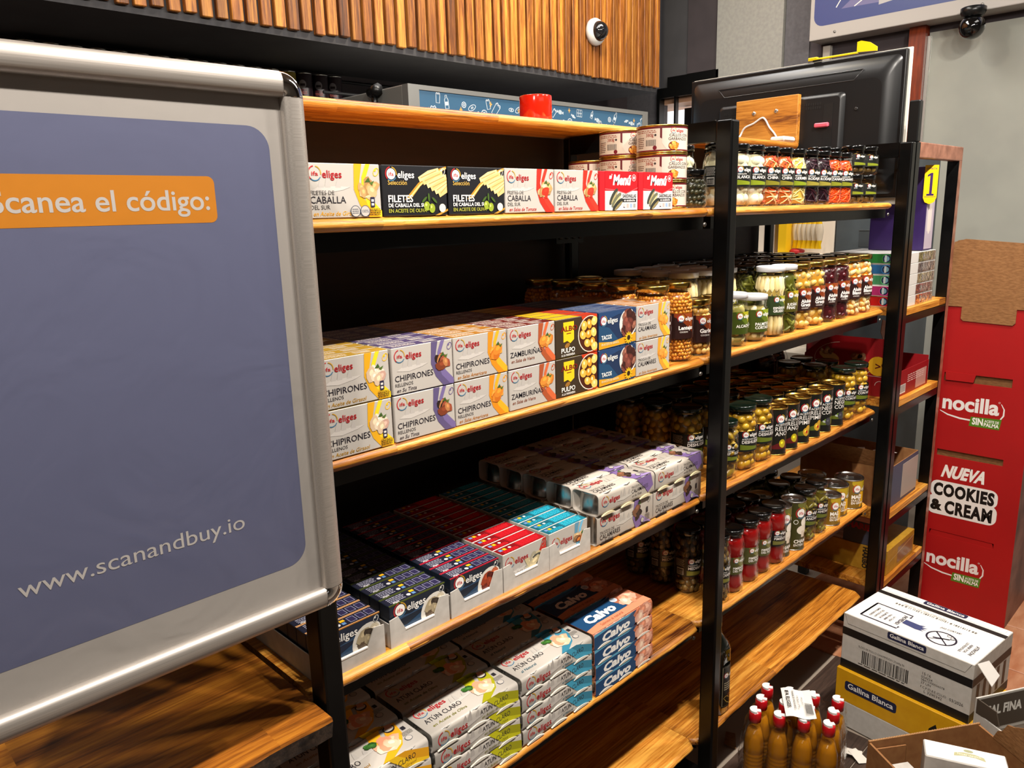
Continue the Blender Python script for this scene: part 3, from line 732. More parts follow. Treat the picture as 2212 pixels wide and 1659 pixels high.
def d_menu():
    P = Print(); P.poly([(0, 68), (0, 38), (30, 36), (60, 30), (94, 40), (94, 68)], '#c8101c', .6); P.poly([(0, 36.5), (30, 34.5), (60, 28.5), (94, 38.5), (94, 40), (60, 30), (30, 36), (0, 38)], '#e85a5e', .7)
    P.text('al', 11, 55, 8, '#f6f0ec', 1, .03, .3); P.text('Menú', 22, 45, 17, '#f6f0ec', 1, .05, .2, width=50); P.ring(83, 57, 6, 1, '#f0c8c8', 1); P.disc(83, 57, 3, '#f0c8c8', 1, 8)
    P.rect(0, 0, 94, 34, '#c9c5c4', .5); P.text('SARDINILLAS', 50, 22, 6, '#1e1c1e', 1, .03, width=40); P.rect(50, 14, 40, 6, '#1e1a1c', 1); P.text('en escabeche', 54, 15.5, 4, '#e8e4e0', 2, .02, width=32)
    P.poly([(8, 2), (46, 8), (60, 4), (40, 0), (10, 0)], '#eceaf0', 1)
    for i, (x, y, r_) in enumerate(((24, 24, .9), (32, 18, .75), (36, 10, .6))):
        P.disc(x, y, 18, ['#3a3c34', '#6a6a52', '#2c2e2a'][i], 2+i*.3, 16, 6, r_); P.disc(x+2, y-2, 14, ['#a89a6a', '#c8b886', '#8a7c50'][i], 2.15+i*.3, 14, 2.4, r_)
    for i in range(4): P.rect(52+i*10, 4, 6, 7, ['#d8b8b8', '#d8a8a0', '#8fa8c8', '#9a9690'][i], 1)
    return P
def d_pulpo():
    P = Print(); P.poly([(68, 68), (84, 40), (104, 20), (112, 0), (112, 68)], '#c83a14', .5)
    P.poly([(84, 0), (92, 10), (112, 18), (112, 0)], '#c83a14', .5)
    P.disc(92, 34, 33, '#e8dcc8', .8, 28); P.disc(92.6, 34, 31.5, '#4a1c08', .9, 28)
    P.it[-1] = ([(min(x, 112), y) for x, y in P.it[-1][0]],)+P.it[-1][1:]; P.it[-2] = ([(min(x, 112), y) for x, y in P.it[-2][0]],)+P.it[-2][1:]
    R = random.Random(2)
    for i, (x, y) in enumerate(((76, 50), (90, 52), (104, 56), (72, 34), (88, 34), (102, 36), (84, 18), (98, 18), (106, 10))):
        P.disc(min(x, 104), y, 6.5+R.random()*1.5, ['#e8b84a', '#d89a2a', '#f0cc6a'][i % 3], 2+i*.2, 14, 9, R.random()*3); P.disc(min(x, 104)-1, y+2, 2.6, '#f6e4a8', 2.1+i*.2, 10, 3.4)
    P.poly([(20, 62), (48, 62), (48, 30), (38, 24), (30, 29), (20, 27)], '#f0c81c', 1); P.text('ALBO', 13, 46, 9, '#7a1a10', 2, .03, width=44); P.rect(28, 41, 12, 1.4, '#7a1a10', 2)
    P.disc(30, 21, 7, '#9a6a2a', 2, 12, 4, .3); P.text('PULPO', 14, 8.5, 8.6, '#f0ece4', 2, .02, width=36); P.text('A LA MARINERA', 14, 2.4, 4, '#f0ece4', 2, .015, width=36)
    return P
def d_tacos():
    P = Print(); P.poly([(0, 44), (30, 38), (60, 10), (112, 0), (0, 0)], '#20476a', .5); P.poly([(0, 68), (112, 68), (112, 56), (60, 60), (20, 52), (0, 56)], '#22406a', .5)
    P.poly([(0, 14), (40, 10), (112, 20), (112, 3), (0, 0)], '#d89a18', .8)
    logo(P, 5, 46, 10); P.disc(88, 40, 27, '#e6dfd6', 1, 26); P.it[-1] = ([(min(x, 112), min(y, 68)) for x, y in P.it[-1][0]],)+P.it[-1][1:]
    P.food(89, 40, 30, 32, ['#5e2c24', '#7a4034', '#3a1a16', '#8f5a48'], 30, 5, .26, 2, 1.2)
    P.text('TACOS', 7, 17, 8, '#f2eee8', 4, .03, width=30); P.text('EN ACEITE DE GIRASOL', 7, 6, 4.4, '#f2e6b8', 4, .01, width=52)
    for k in range(12): P.disc(88+8*math.cos(k*.52), 12+8*math.sin(k*.52), 4.2, '#e8b81c', 9.6+k*.02, 8, 1.8, k*.52)
    P.disc(88, 12, 5, '#2e1c0a', 10, 14); pull(P, 105, 60, '#1c2c4a')
    return P
def carton(name, w_, h_, d_, body, top, side=None):
    return MB().rbox(0, w_, 0, d_, 0, h_, .0009, pm(body, .42, 0, .2), top=pm(top, .42, 0, .2)).build(name)
CT = {}
def place_carton(key, x, y, z, label, group=None, front=True, w_=CW, h_=CH, d_=.026, body=WHITE, top=WHITE, design=None, topdesign=None, name='carton'):
    if key not in CT:
        o = carton(name, w_, h_, d_, body, top)
        p = design().clamp(0, w_*1000, 0, h_*1000).build('printed_front', o, on_front(0, 0, 0), .42, .2) if design else None
        q = topdesign().build('printed_top', o, on_top(0, 0, h_), .42, .2) if topdesign else None
        CT[key] = (o, p, q); o['_first'] = 1
    o0, p0, q0 = CT[key]
    if o0.get('_first'): del o0['_first']; o = o0
    else:
        o = o0.copy(); C.objects.link(o)
        for c in (p0, q0):
            if c and (c is q0 or front): e = c.copy(); C.objects.link(e); e.parent = o
    o.location = (x, y, z); return tag(o, label, 'carton', group)
def d_lines(cols, w=112, d=26):
    def f():
        P = Print()
        for i, c in enumerate(cols): P.rect(2, 3+i*(d-6)/len(cols), w-4, (d-6)/len(cols)-.6, c, .5)
        P.barcode(w*.55, 5, w*.22, d*.55, '#2a2626', 1); P.small(6, d*.7, w*.4, 4, 4, '#3a3634', 1); P.text('eliges', w*.82, d*.3, 5, '#8a1c1c', 1, .02)
        return P
    return f
gir = ['#cfa878', '#b8935e', '#dcbc90', '#a87e4c']; crm = ['#e0ccb0', '#cdb294', '#ead9c2', '#c29a8a']
# board 1, front row of seven
xs = [.510, .6255, .7405, .855, .970, 1.087, 1.201]
Y0, Z = .006, ZT[0]
place_carton('cab_gir', xs[0], Y0, Z, 'white and yellow mackerel fillet carton at the left end of the top board', top='#d8c8a8', design=lambda: d_eliges('#e8a41c', ['FILETES DE', 'CABALLA'], 'DEL SUR', 'en Aceite de Girasol', gir, 3, extra=True, nutri=True))
place_carton('sel', xs[1], Y0, Z, 'black and gold mackerel fillet carton next to the white and yellow one', body='#16161a', top='#1c1c20', design=d_seleccion)
place_carton('sel', xs[2], Y0, Z, 'black and gold mackerel fillet carton next to the white and red cartons')
place_carton('cab_tom', xs[3], Y0, Z, 'white and red mackerel carton touching the black carton', design=lambda: d_eliges('#cf2a1c', ['FILETES DE', 'CABALLA'], 'DEL SUR', 'en Salsa de Tomate', gir+['#c8301c'], 5, band_script='#b8261c'))
place_carton('cab_tom', xs[4], Y0, Z, 'white and red mackerel carton touching the red sardine carton')
place_carton('menu', xs[5], Y0, Z, 'red sardine carton next to the white mackerel carton', w_=.111, body='#c21420', top='#b0121c', design=lambda: shift(d_menu(), 14, 1.02))
place_carton('menu', xs[6], Y0, Z, 'red sardine carton in front of the tripe tins')
# board 2, seven columns of cartons two high and several deep
cols = [('chip_gir', '#e0a41c', ['CHIPIRONES'], 'RELLENOS', 'en Aceite de Girasol', crm, '#d8a838', 'yellow-banded squid', 7),
        ('chip_tin', '#5e527a', ['CHIPIRONES'], 'RELLENOS', 'en Su Tinta', ['#7a3a22', '#b87a4a', '#2a1c18', '#9a4c34'], '#5c4c7a', 'purple-banded squid', 8),
        ('chip_ame', '#e08a1c', ['CHIPIRONES'], 'RELLENOS', 'en Salsa Americana', ['#d8822a', '#e09a3c', '#c86a1c'], '#c88428', 'orange-banded squid', 9),
        ('zam', '#a8502c', ['ZAMBURIÑAS'], None, 'en Salsa de Vieira', ['#d88a34', '#c8742a', '#e0a050'], '#7a2418', 'brown-banded scallop', 10),
        ('pulpo', None, None, None, None, None, '#3a2a18', 'brown and yellow octopus', 0),
        ('tacos', None, None, None, None, None, '#26365a', 'navy blue diced fish', 0),
        ('cal', '#e89a2c', ['TROZOS DE', 'CALAMARES'], None, 'en Salsa Americana', ['#d8842a', '#e09c40'], '#c87a24', 'small orange-banded squid ring', 12)]
xs2 = [.506, .6225, .7365, .8525, .966, 1.0835, 1.199]
for ci, (key, band, ti_, sub, scr, fc, top, nm_, sd) in enumerate(cols):
    kw = dict(top=top, body=WHITE)
    if key == 'pulpo': kw.update(body='#3a2c1c', design=d_pulpo, topdesign=lambda: Print().rect(.6, .6, 64, 24.8, '#c8a018', .5).rect(64.6, .6, 46.8, 24.8, '#a83018', .5))
    elif key == 'tacos': kw.update(body='#1c2f50', design=d_tacos, topdesign=lambda: Print().rect(2, 2, 108, 6, '#48587c', .5).small(8, 18, 60, 3, 4, '#8a94a8', .6))
    else:
        kw.update(design=(lambda b=band, a=ti_, s=sub, c=scr, f=fc, q=sd: d_eliges(b, a, s, c, f, q, band_script=tint(b, .8) if b != '#5e527a' else '#3a3038', nutri=(q in (7,)))),
                  topdesign=lambda t=top: Print().rect(.6, .6, 110.8, 24.8, tint(t, .8), .5).barcode(64, 6, 24, 14, '#d8d0c4', .7).small(8, 18, 44, 4, 4, '#d8cfc0', .7))
    for row in range(2):
        for dk in range(8):
            y = .006+.0285*dk; z = ZT[1]+row*.0695
            if dk == 0: lb = nm_+' carton at the front of board two, '+('upper' if row else 'lower')+' of its pair'; g = None
            else: lb = nm_+' carton in the rows behind the front pair'; g = nm_+' cartons behind the front pair'
            place_carton(key, xs2[ci], y+R.uniform(0, .001), z, lb, g, dk == 0, **kw)
# board 3, white display trays of cartons standing on edge
TX = [.468, .5935, .713, .8305, .947]
tray0 = None
def tray_mesh(w_=.1155, d_=.335):
    mb = MB(); th = .0015; m = M_whitecard
    mb.box(0, w_, 0, d_, 0, th, m).box(0, th, 0, d_, 0, .040, m).box(w_-th, w_, 0, d_, 0, .040, m).box(0, w_, d_-th, d_, 0, .040, m)
    mb.prism([(0, 0), (w_, 0), (w_, .046), (w_-.018, .048), (w_-.031, .022), (.029, .022), (.016, .048), (0, .046)], 0, th, lambda x, y, o: (x, o-.0005, y), m)
    return mb
def lip_mesh(): return MB().rbox(.028, .1155-.030, -.0012, .003, .0195, .0235, .001, pm('#e6e0d8', .5))
tr_lab = ['white display tray of dark blue cartons at the left end of board three', 'white display tray of dark blue cartons with olive edges', 'white display tray of dark blue cartons with red edges', 'white display tray of red topped sardine cartons', 'white display tray of turquoise topped mussel cartons']
for i, x in enumerate(TX):
    if tray0 is None:
        tray0 = tray_mesh().build('display_tray'); lp = lip_mesh().build('front_lip', tray0); o = tray0
    else:
        o = tray0.copy(); C.objects.link(o); l2 = lp.copy(); C.objects.link(l2); l2.parent = o
    o.location = (x, .012, ZT[2]); tag(o, tr_lab[i], 'tray')
def d_blue(edge, fish):
    P = Print(); P.poly([(0, 30), (30, 24), (60, 34), (108, 26), (108, 0), (0, 0)], '#20405e', .5); P.poly([(0, 44), (40, 40), (70, 46), (70, 40), (0, 36)], '#2c4460', .5)
    P.disc(88, 26, 30, '#dcd6cc', 1, 26); P.it[-1] = ([(min(x, 108), max(y, 0)) for x, y in P.it[-1][0]],)+P.it[-1][1:]
    P.food(88, 32, 20, 24, fish, 14, 4, .4, 2, 1.7); logo(P, 8, 46, 12); P.rect(0, 64, 108, 1.5, edge, 1); pull(P, 101, 57, '#d8d4cc'); return P
def d_bluetop(edge):
    P = Print(); P.rect(0, 0, 108, 1.6, edge, .5); P.rect(0, 23.6, 108, 1.6, edge, .5); P.small(8, 19, 30, 4, 4.2, '#a8a6b8', .6, 5); P.disc(44, 10, 3.6, '#c8c6c8', .6, 12); P.rect(50, 14, 8, 6, '#e0aa1c', .6); P.rect(50, 6, 6, 6, '#5c84b4', .6)
    for k in range(3): P.rect(62+k*15, 5, 12, 15, '#8a88a4', .6); P.rect(63+k*15, 6, 10, 13, '#2a2646', .7)
    P.text('eliges', 10, 2.6, 4, '#d8d4d4', .6, .02); return P
def d_sard():
    P = Print(); boats(P, 6, 24, .9); logo(P, 6, 40, 11, False); P.text('SARDINAS', 10, 16, 9, '#8a8684', 1, 0)
    P.poly([(100, 65), (108, 65), (108, 30), (84, 6), (70, 4)], '#b82a1c', .8); P.food(80, 28, 22, 15, ['#6a6a64', '#a8a08a', '#4a4a44', '#c8b890'], 12, 6, .5, 2, 2.2); pull(P, 101, 55); return P
def d_mus():
    P = Print(); boats(P, 12, 22, .9); swoosh(P, '#5f98b4', 108, 65); logo(P, 8, 36, 11, False); P.food(84, 34, 16, 12, ['#b88a5e', '#d8b488', '#8a6a4a', '#c87a3a'], 9, 2); P.disc(80, 32, 8, '#6a3a22', 7, 14, 5, .4); P.disc(81, 31, 5, '#d87a30', 7.2, 12, 3, .4); P.poly([(88, 42), (96, 46), (92, 38)], '#3f6a2c', 7); return P
def d_coltop(c, y='#e0b01c'):
    def f():
        P = Print(); P.rect(2, 1.5, 104, 22, c, .5); P.rect(2, 1.5, 46, 22, tint(c, .78), .6); P.small(10, 10, 34, 3, 3.2, tint(c, 1.6), .7); P.disc(32, 16, 3, '#e8e4e0', .7, 12); P.rect(16, 13, 7, 7, y, .7); P.rect(7, 13, 7, 7, '#6a88b8', .7); P.small(52, 20, 50, 4, 4.4, tint(c, 1.7), .7, 6); return P
    return f
tk = [('tb1', dict(body='#1a2438', top='#1b1c2c', design=lambda: d_blue('#c8822c', ['#5a4a3a', '#a8987a', '#3a3028', '#c8bca4']), topdesign=lambda: d_bluetop('#d8a06a')), 'dark blue fish carton', 'left end tray'),
      ('tb2', dict(body='#17202e', top='#1b1c2c', design=lambda: d_blue('#5a6420', ['#5a4a3a', '#a8987a', '#3a3028', '#c8bca4']), topdesign=lambda: d_bluetop('#4a5420')), 'dark blue fish carton with olive edges', 'second tray'),
      ('tb3', dict(body='#17202e', top='#1b1c2c', design=lambda: d_blue('#b01c30', ['#6a2010', '#9a3c20', '#4a140c', '#b85a34']), topdesign=lambda: d_bluetop('#c02038')), 'dark blue fish carton with red edges', 'third tray'),
      ('tsard', dict(top='#920c14', design=d_sard, topdesign=d_coltop('#9c1018')), 'white sardine carton with a red top', 'fourth tray'),
      ('tmus', dict(top='#17687c', design=d_mus, topdesign=d_coltop('#1b7488')), 'white mussel carton with a turquoise top', 'fifth tray')]
for i, (key, kw, nm_, where) in enumerate(tk):
    for dk in range(12):
        lb = nm_+(' at the front of the '+where if dk == 0 else ' in the row behind the front one')
        place_carton(key, TX[i]+.0035, .0155+.0262*dk, ZT[2]+.0017, lb, None if dk == 0 else 'rear '+nm_+' row of the '+where, dk == 0, w_=.108, h_=.065+(.001 if dk % 3 == 1 else 0) if False else .065, d_=.0252, **kw)

# sleeved multipacks: card sleeve open at both ends round three tins
def sleeve(w_, d_, h_, r, m, name='multipack'):
    mb = MB(); prof = []
    for cy, cz, a0 in ((d_-r, r, -90), (d_-r, h_-r, 0), (r, h_-r, 90), (r, r, 180)):
        for i in range(5):
            a = math.radians(a0+22.5*i); prof.append((cy+r*math.cos(a), cz+r*math.sin(a)))
    K = len(prof); th = .0007; inner = [(d_/2+(y-d_/2)*(1-2*th/d_), h_/2+(z-h_/2)*(1-2*th/h_)) for y, z in prof]
    vs = [(x, y, z) for x in (0, w_) for pr in (prof, inner) for y, z in pr]; fs = []
    for k in range(K):
        j = (k+1) % K
        fs += [(k, j, 2*K+j, 2*K+k), (K+k, 3*K+k, 3*K+j, K+j), (k, K+k, K+j, j), (2*K+k, 2*K+j, 3*K+j, 3*K+k)]
    mb.add(vs, fs, m)
    for i in range(len(mb.fs)): mb.fs[i] = True if i % 4 < 2 else False
    return mb.build(name)
def tins(o, w_, d_, h_, n=3, mat=None, prot=.0016):
    r = min(w_/n/2-.0012, d_/2+.006); mat = mat or M_tin
    for i in range(n):
        cx = w_*(i+.5)/n; mb = MB(); ry = d_/2-.0012
        prof = [(.86, .0012), (.90, .0009), (.90, .0035), (.86, .005), (.86, h_-.005), (.90, h_-.0035), (.90, h_-.0009), (.87, h_-.0012), (.84, h_-.003)]
        k0 = len(mb.v); mb.lathe(prof, 20, mat, cap0=True, cap1=True)
        mb.v = [(cx+x*r/.9, d_/2+y*ry/.9, z) for x, y, z in mb.v]; mb.build('tin', o)
def lipcuts(o, w_, h_, n=3, lid='#efe8da', top=True):
    """half-moon cut-outs of the sleeve with the tin rims showing through"""
    for zz, s in (((.0, 1), (h_, -1)) if top else ((.0, 1),)):
        for i in range(n):
            cx = w_*(i+.5)/n; mb = MB(); k = 8; wd = w_/n*.34
            a = [(cx-wd+2*wd*j/k, s*(.0052*(1-((2*j/k)-1)**2))) for j in range(k+1)]
            if s > 0:
                mb.prism([(x, zz+y) for x, y in a], -.0014, .002, lambda x, y, q: (x, q, y), pm(lid, .3, .2)); mb.build('tin_rim', o)
def d_atun(band, scr):
    P = Print(); W_ = 196
    P.poly([(128, 38), (150, 38), (196, 20), (196, 2), (150, 14)], band, .5); P.poly([(118, 38), (134, 38), (160, 18), (196, 4), (196, 0), (150, 8)], tint(band, 1.25), .6)
    logo(P, 12, 11, 12.5, False); boats(P, 54, 14, 1.1, '#c6bfb7'); P.text('ATÚN CLARO', 104, 17, 9.5, '#26242a', 1, .004, width=66); P.text(scr, 108, 8.5, 5.4, tint(band, .7), 1, .006, .25); return P
def d_atuntop(band, scr):
    P = Print(); P.poly([(112, 0), (132, 0), (160, 16), (176, 40), (182, 72), (160, 74), (150, 46), (134, 20)], band, .5); P.poly([(120, 40), (140, 40), (152, 74), (128, 74)], tint(band, 1.15), .45)
    logo(P, 10, 50, 12.5, False); boats(P, 66, 36, 1.0, '#c8c2ba'); P.text('ATÚN CLARO', 12, 26, 12, '#26242a', 1, .004, width=78); P.text(scr, 16, 12, 7, tint(band, .7), 1, .006, .25)
    P.food(140, 34, 22, 16, ['#e8c0a0', '#e0a888', '#f0d4bc', '#e89a78'], 9, 3, .6); P.food(122, 50, 9, 8, ['#2f5a22', '#3f7230', '#264a1c'], 8, 2, .5, 6)
    P.disc(166, 64, 10, '#2a2220', 3, 18); P.disc(166, 64, 8.6, '#cfc8be', 3.2, 16, 6); P.poly([(160, 66), (172, 62), (176, 74), (164, 76)], '#d89a7c', 3.4)
    P.disc(176, 22, 6.5, '#26344a', 3); P.disc(176, 22, 5.7, WHITE, 3.2); P.rrect(180, 44, 7, 9, 1, '#26242a', 3); P.small(172, 38, 20, 4, 2.6, '#6a6662', 3); return P
def d_calvo(top=False):
    P = Print(); H = 74 if top else 34
    P.poly([(0, 0), (130, 0), (140, H*.35), (128, H*.72), (140, H), (0, H)], '#16436c', .5); P.poly([(0, H*.8), (40, H*.88), (110, H*.84), (128, H), (0, H)], '#5aa0c0', .6) if not top else P.poly([(30, H*.86), (110, H*.9), (135, H), (20, H)], '#2f6ea6', .6)
    if top: P.poly([(0, 0), (196, 0), (196, 22), (150, 20), (40, 22), (0, 16)], '#d88a68', .7)
    P.text('Calvo', 24, 30 if top else 8, 26 if top else 17, '#f2eee8', 1, .05, .15, width=92)
    P.food(162, H*.55, 24, 18, ['#e0a088', '#d88a6c', '#eab8a0'], 9, 5, .6)
    if top: P.text('Salmón al natural', 40, 8, 8, '#8a3a20', 1, .01, width=70); P.disc(136, 58, 9, '#d8e0e8', 5); P.small(131, 60, 10, 3, 3, '#3a5a86', 6)
    else: P.text('natural', 160, 14, 5, '#8a3a20', 5, .01)
    return P
packs = {}
def multipack(key, loc, label, group, build, name='multipack'):
    if key not in packs:
        o = build(); packs[key] = o; o.location = loc; tag(o, label, 'multipack', group); return o
    o0 = packs[key]
    o = o0.copy(); C.objects.link(o); o.location = loc
    if o0.name not in KIDS: cache_kids(o0)
    for ch, _ in KIDS[o0.name]: c = ch.copy(); C.objects.link(c); c.parent = o
    return tag(o, label, 'multipack', group)
def atun_pack(band, scr, calvo=False):
    def f():
        m = pm('#c07252', .42, 0, .2) if calvo else pm('#bfb8af', .42, 0, .2)
        o = sleeve(.196, .078, .0345, .007, m); (d_calvo() if calvo else d_atun(band, scr)).build('printed_front', o, lambda x, v, q: (x, -q-.0002, .0345*v/.034), .42, .2)
        (d_calvo(True) if calvo else d_atuntop(band, scr)).build('printed_top', o, lambda x, v, q: (x, .003+v*.97, .0345+q+.0002), .42, .2)
        tins(o, .196, .078, .0345); lipcuts(o, .196, .0345); return o
    return f
pk = [('a1', .453, '#e8a41c', 'en Aceite de Girasol', 'yellow-banded tuna multipack', 4), ('a2', .657, '#a09c16', 'en Aceite de Oliva', 'olive-banded tuna multipack', 4), ('a3', .861, '#37809a', 'al Natural', 'blue-banded tuna multipack', 4), ('cv', 1.066, '#1b4f86', '', 'salmon pink and blue salmon multipack', 4)]
lv = ['bottom', 'second', 'third', 'top']
for key, x, band, scr, nm_, n in pk:
    for dk in range(4):
        for lvl in range(n):
            lb = '%s at the front of board four, %s of its stack' % (nm_, lv[lvl]) if dk == 0 else (('%s on top of the %s row behind the front stack' % (nm_, ['', 'first', 'second', 'last'][dk])) if lvl == n-1 else nm_+' buried in the stacks behind the front one')
            g = None if dk == 0 or lvl == n-1 else nm_+'s in the rear stacks'
            if dk and lvl < n-2: pass
            multipack(key, (x+R.uniform(-.003, .003), .004+.0815*dk, ZT[3]+.0347*lvl), lb, g, atun_pack(band, scr, key == 'cv'))
# squid multipacks
def d_calam(big=True):
    P = Print(); boats(P, 60, 26, 1.0, '#c4bdb3'); logo(P, 10, 42, 12, False); P.text('TROZOS DE', 8, 22, 6, '#5a5450', 1); P.text('CALAMARES', 8, 11, 10, '#2a2628', 1, .004, width=64); P.text('en Su Tinta', 12, 3, 6, '#4a4040', 1, .006, .25)
    P.poly([(120, 60), (140, 60), (132, 30), (150, 0), (124, 0), (114, 24)], '#7a6296', .6); P.poly([(132, 30), (170, 6), (178, 0), (150, 0)], '#9a84b4', .65)
    P.food(128, 34, 11, 18, ['#3a2a22', '#5a4030', '#241a16', '#7a5038'], 9, 6, .6); P.poly([(130, 52), (138, 58), (140, 48)], '#4a6a2c', 6); P.disc(146, 12, 6, '#2a2628', 6); P.disc(146, 12, 5, WHITE, 6.2); P.rrect(160, 24, 6, 12, 1, '#2a2628', 3); P.small(156, 20, 16, 5, 3, '#5a5450', 3); pull(P, 170, 50); return P
def d_calside():
    P = Print(); logo(P, 10, 22, 11, False); boats(P, 56, 18, 1.0, '#c4bdb3'); P.text('TROZOS DE', 104, 30, 5, '#5a5450', 1); P.text('CALAMARES', 104, 20, 8.5, '#2a2628', 1, .004, width=56); P.text('en Su Tinta', 106, 12, 5, '#4a4040', 1, .006, .25)
    P.poly([(120, 46), (170, 46), (178, 20), (160, 8), (150, 20)], '#7a6296', .6); return P
def cal_lo():
    o = sleeve(.184, .046, .0605, .006, pm('#bfb5a9', .45)); d_calam().build('printed_front', o, on_front(0, -.0002, 0), .45); 
    tins(o, .184, .046, .0605); lipcuts(o, .184, .0605, 3, '#15100e'); return o
def cal_up():
    o = sleeve(.184, .0665, .0455, .009, pm('#bfb5a9', .45)); d_calside().build('printed_front', o, on_front(0, -.0002, 0), .45)
    d_calam().build('printed_top', o, lambda x, v, q: (x, .003+v, .0455+q+.0002), .45); tins(o, .184, .0665, .0455); lipcuts(o, .184, .0455, 3, '#e6d8b0'); return o
for ci, x in enumerate((1.081, 1.267)):
    wh = ('left', 'right')[ci]
    for dk in range(6): multipack('cl', (x, .010+.0475*dk, ZT[2]), ('white squid multipack standing on edge at the front of the %s pile' % wh) if dk == 0 else 'white squid multipack standing on edge under the flat ones', None if dk == 0 else 'squid multipacks under the top layer', cal_lo)
    for dk in range(5): multipack('cu', (x+R.uniform(-.002, .002), .006+.0685*dk, ZT[2]+.0609), 'white squid multipack lying flat, %s row of the %s pile' % (['front', 'second', 'third', 'fourth', 'rear'][dk], wh), None, cal_up)
multipack('a1', (.25, .02, ZT[3]), 'white tuna multipack under the counter, left of the rack post', None, None)
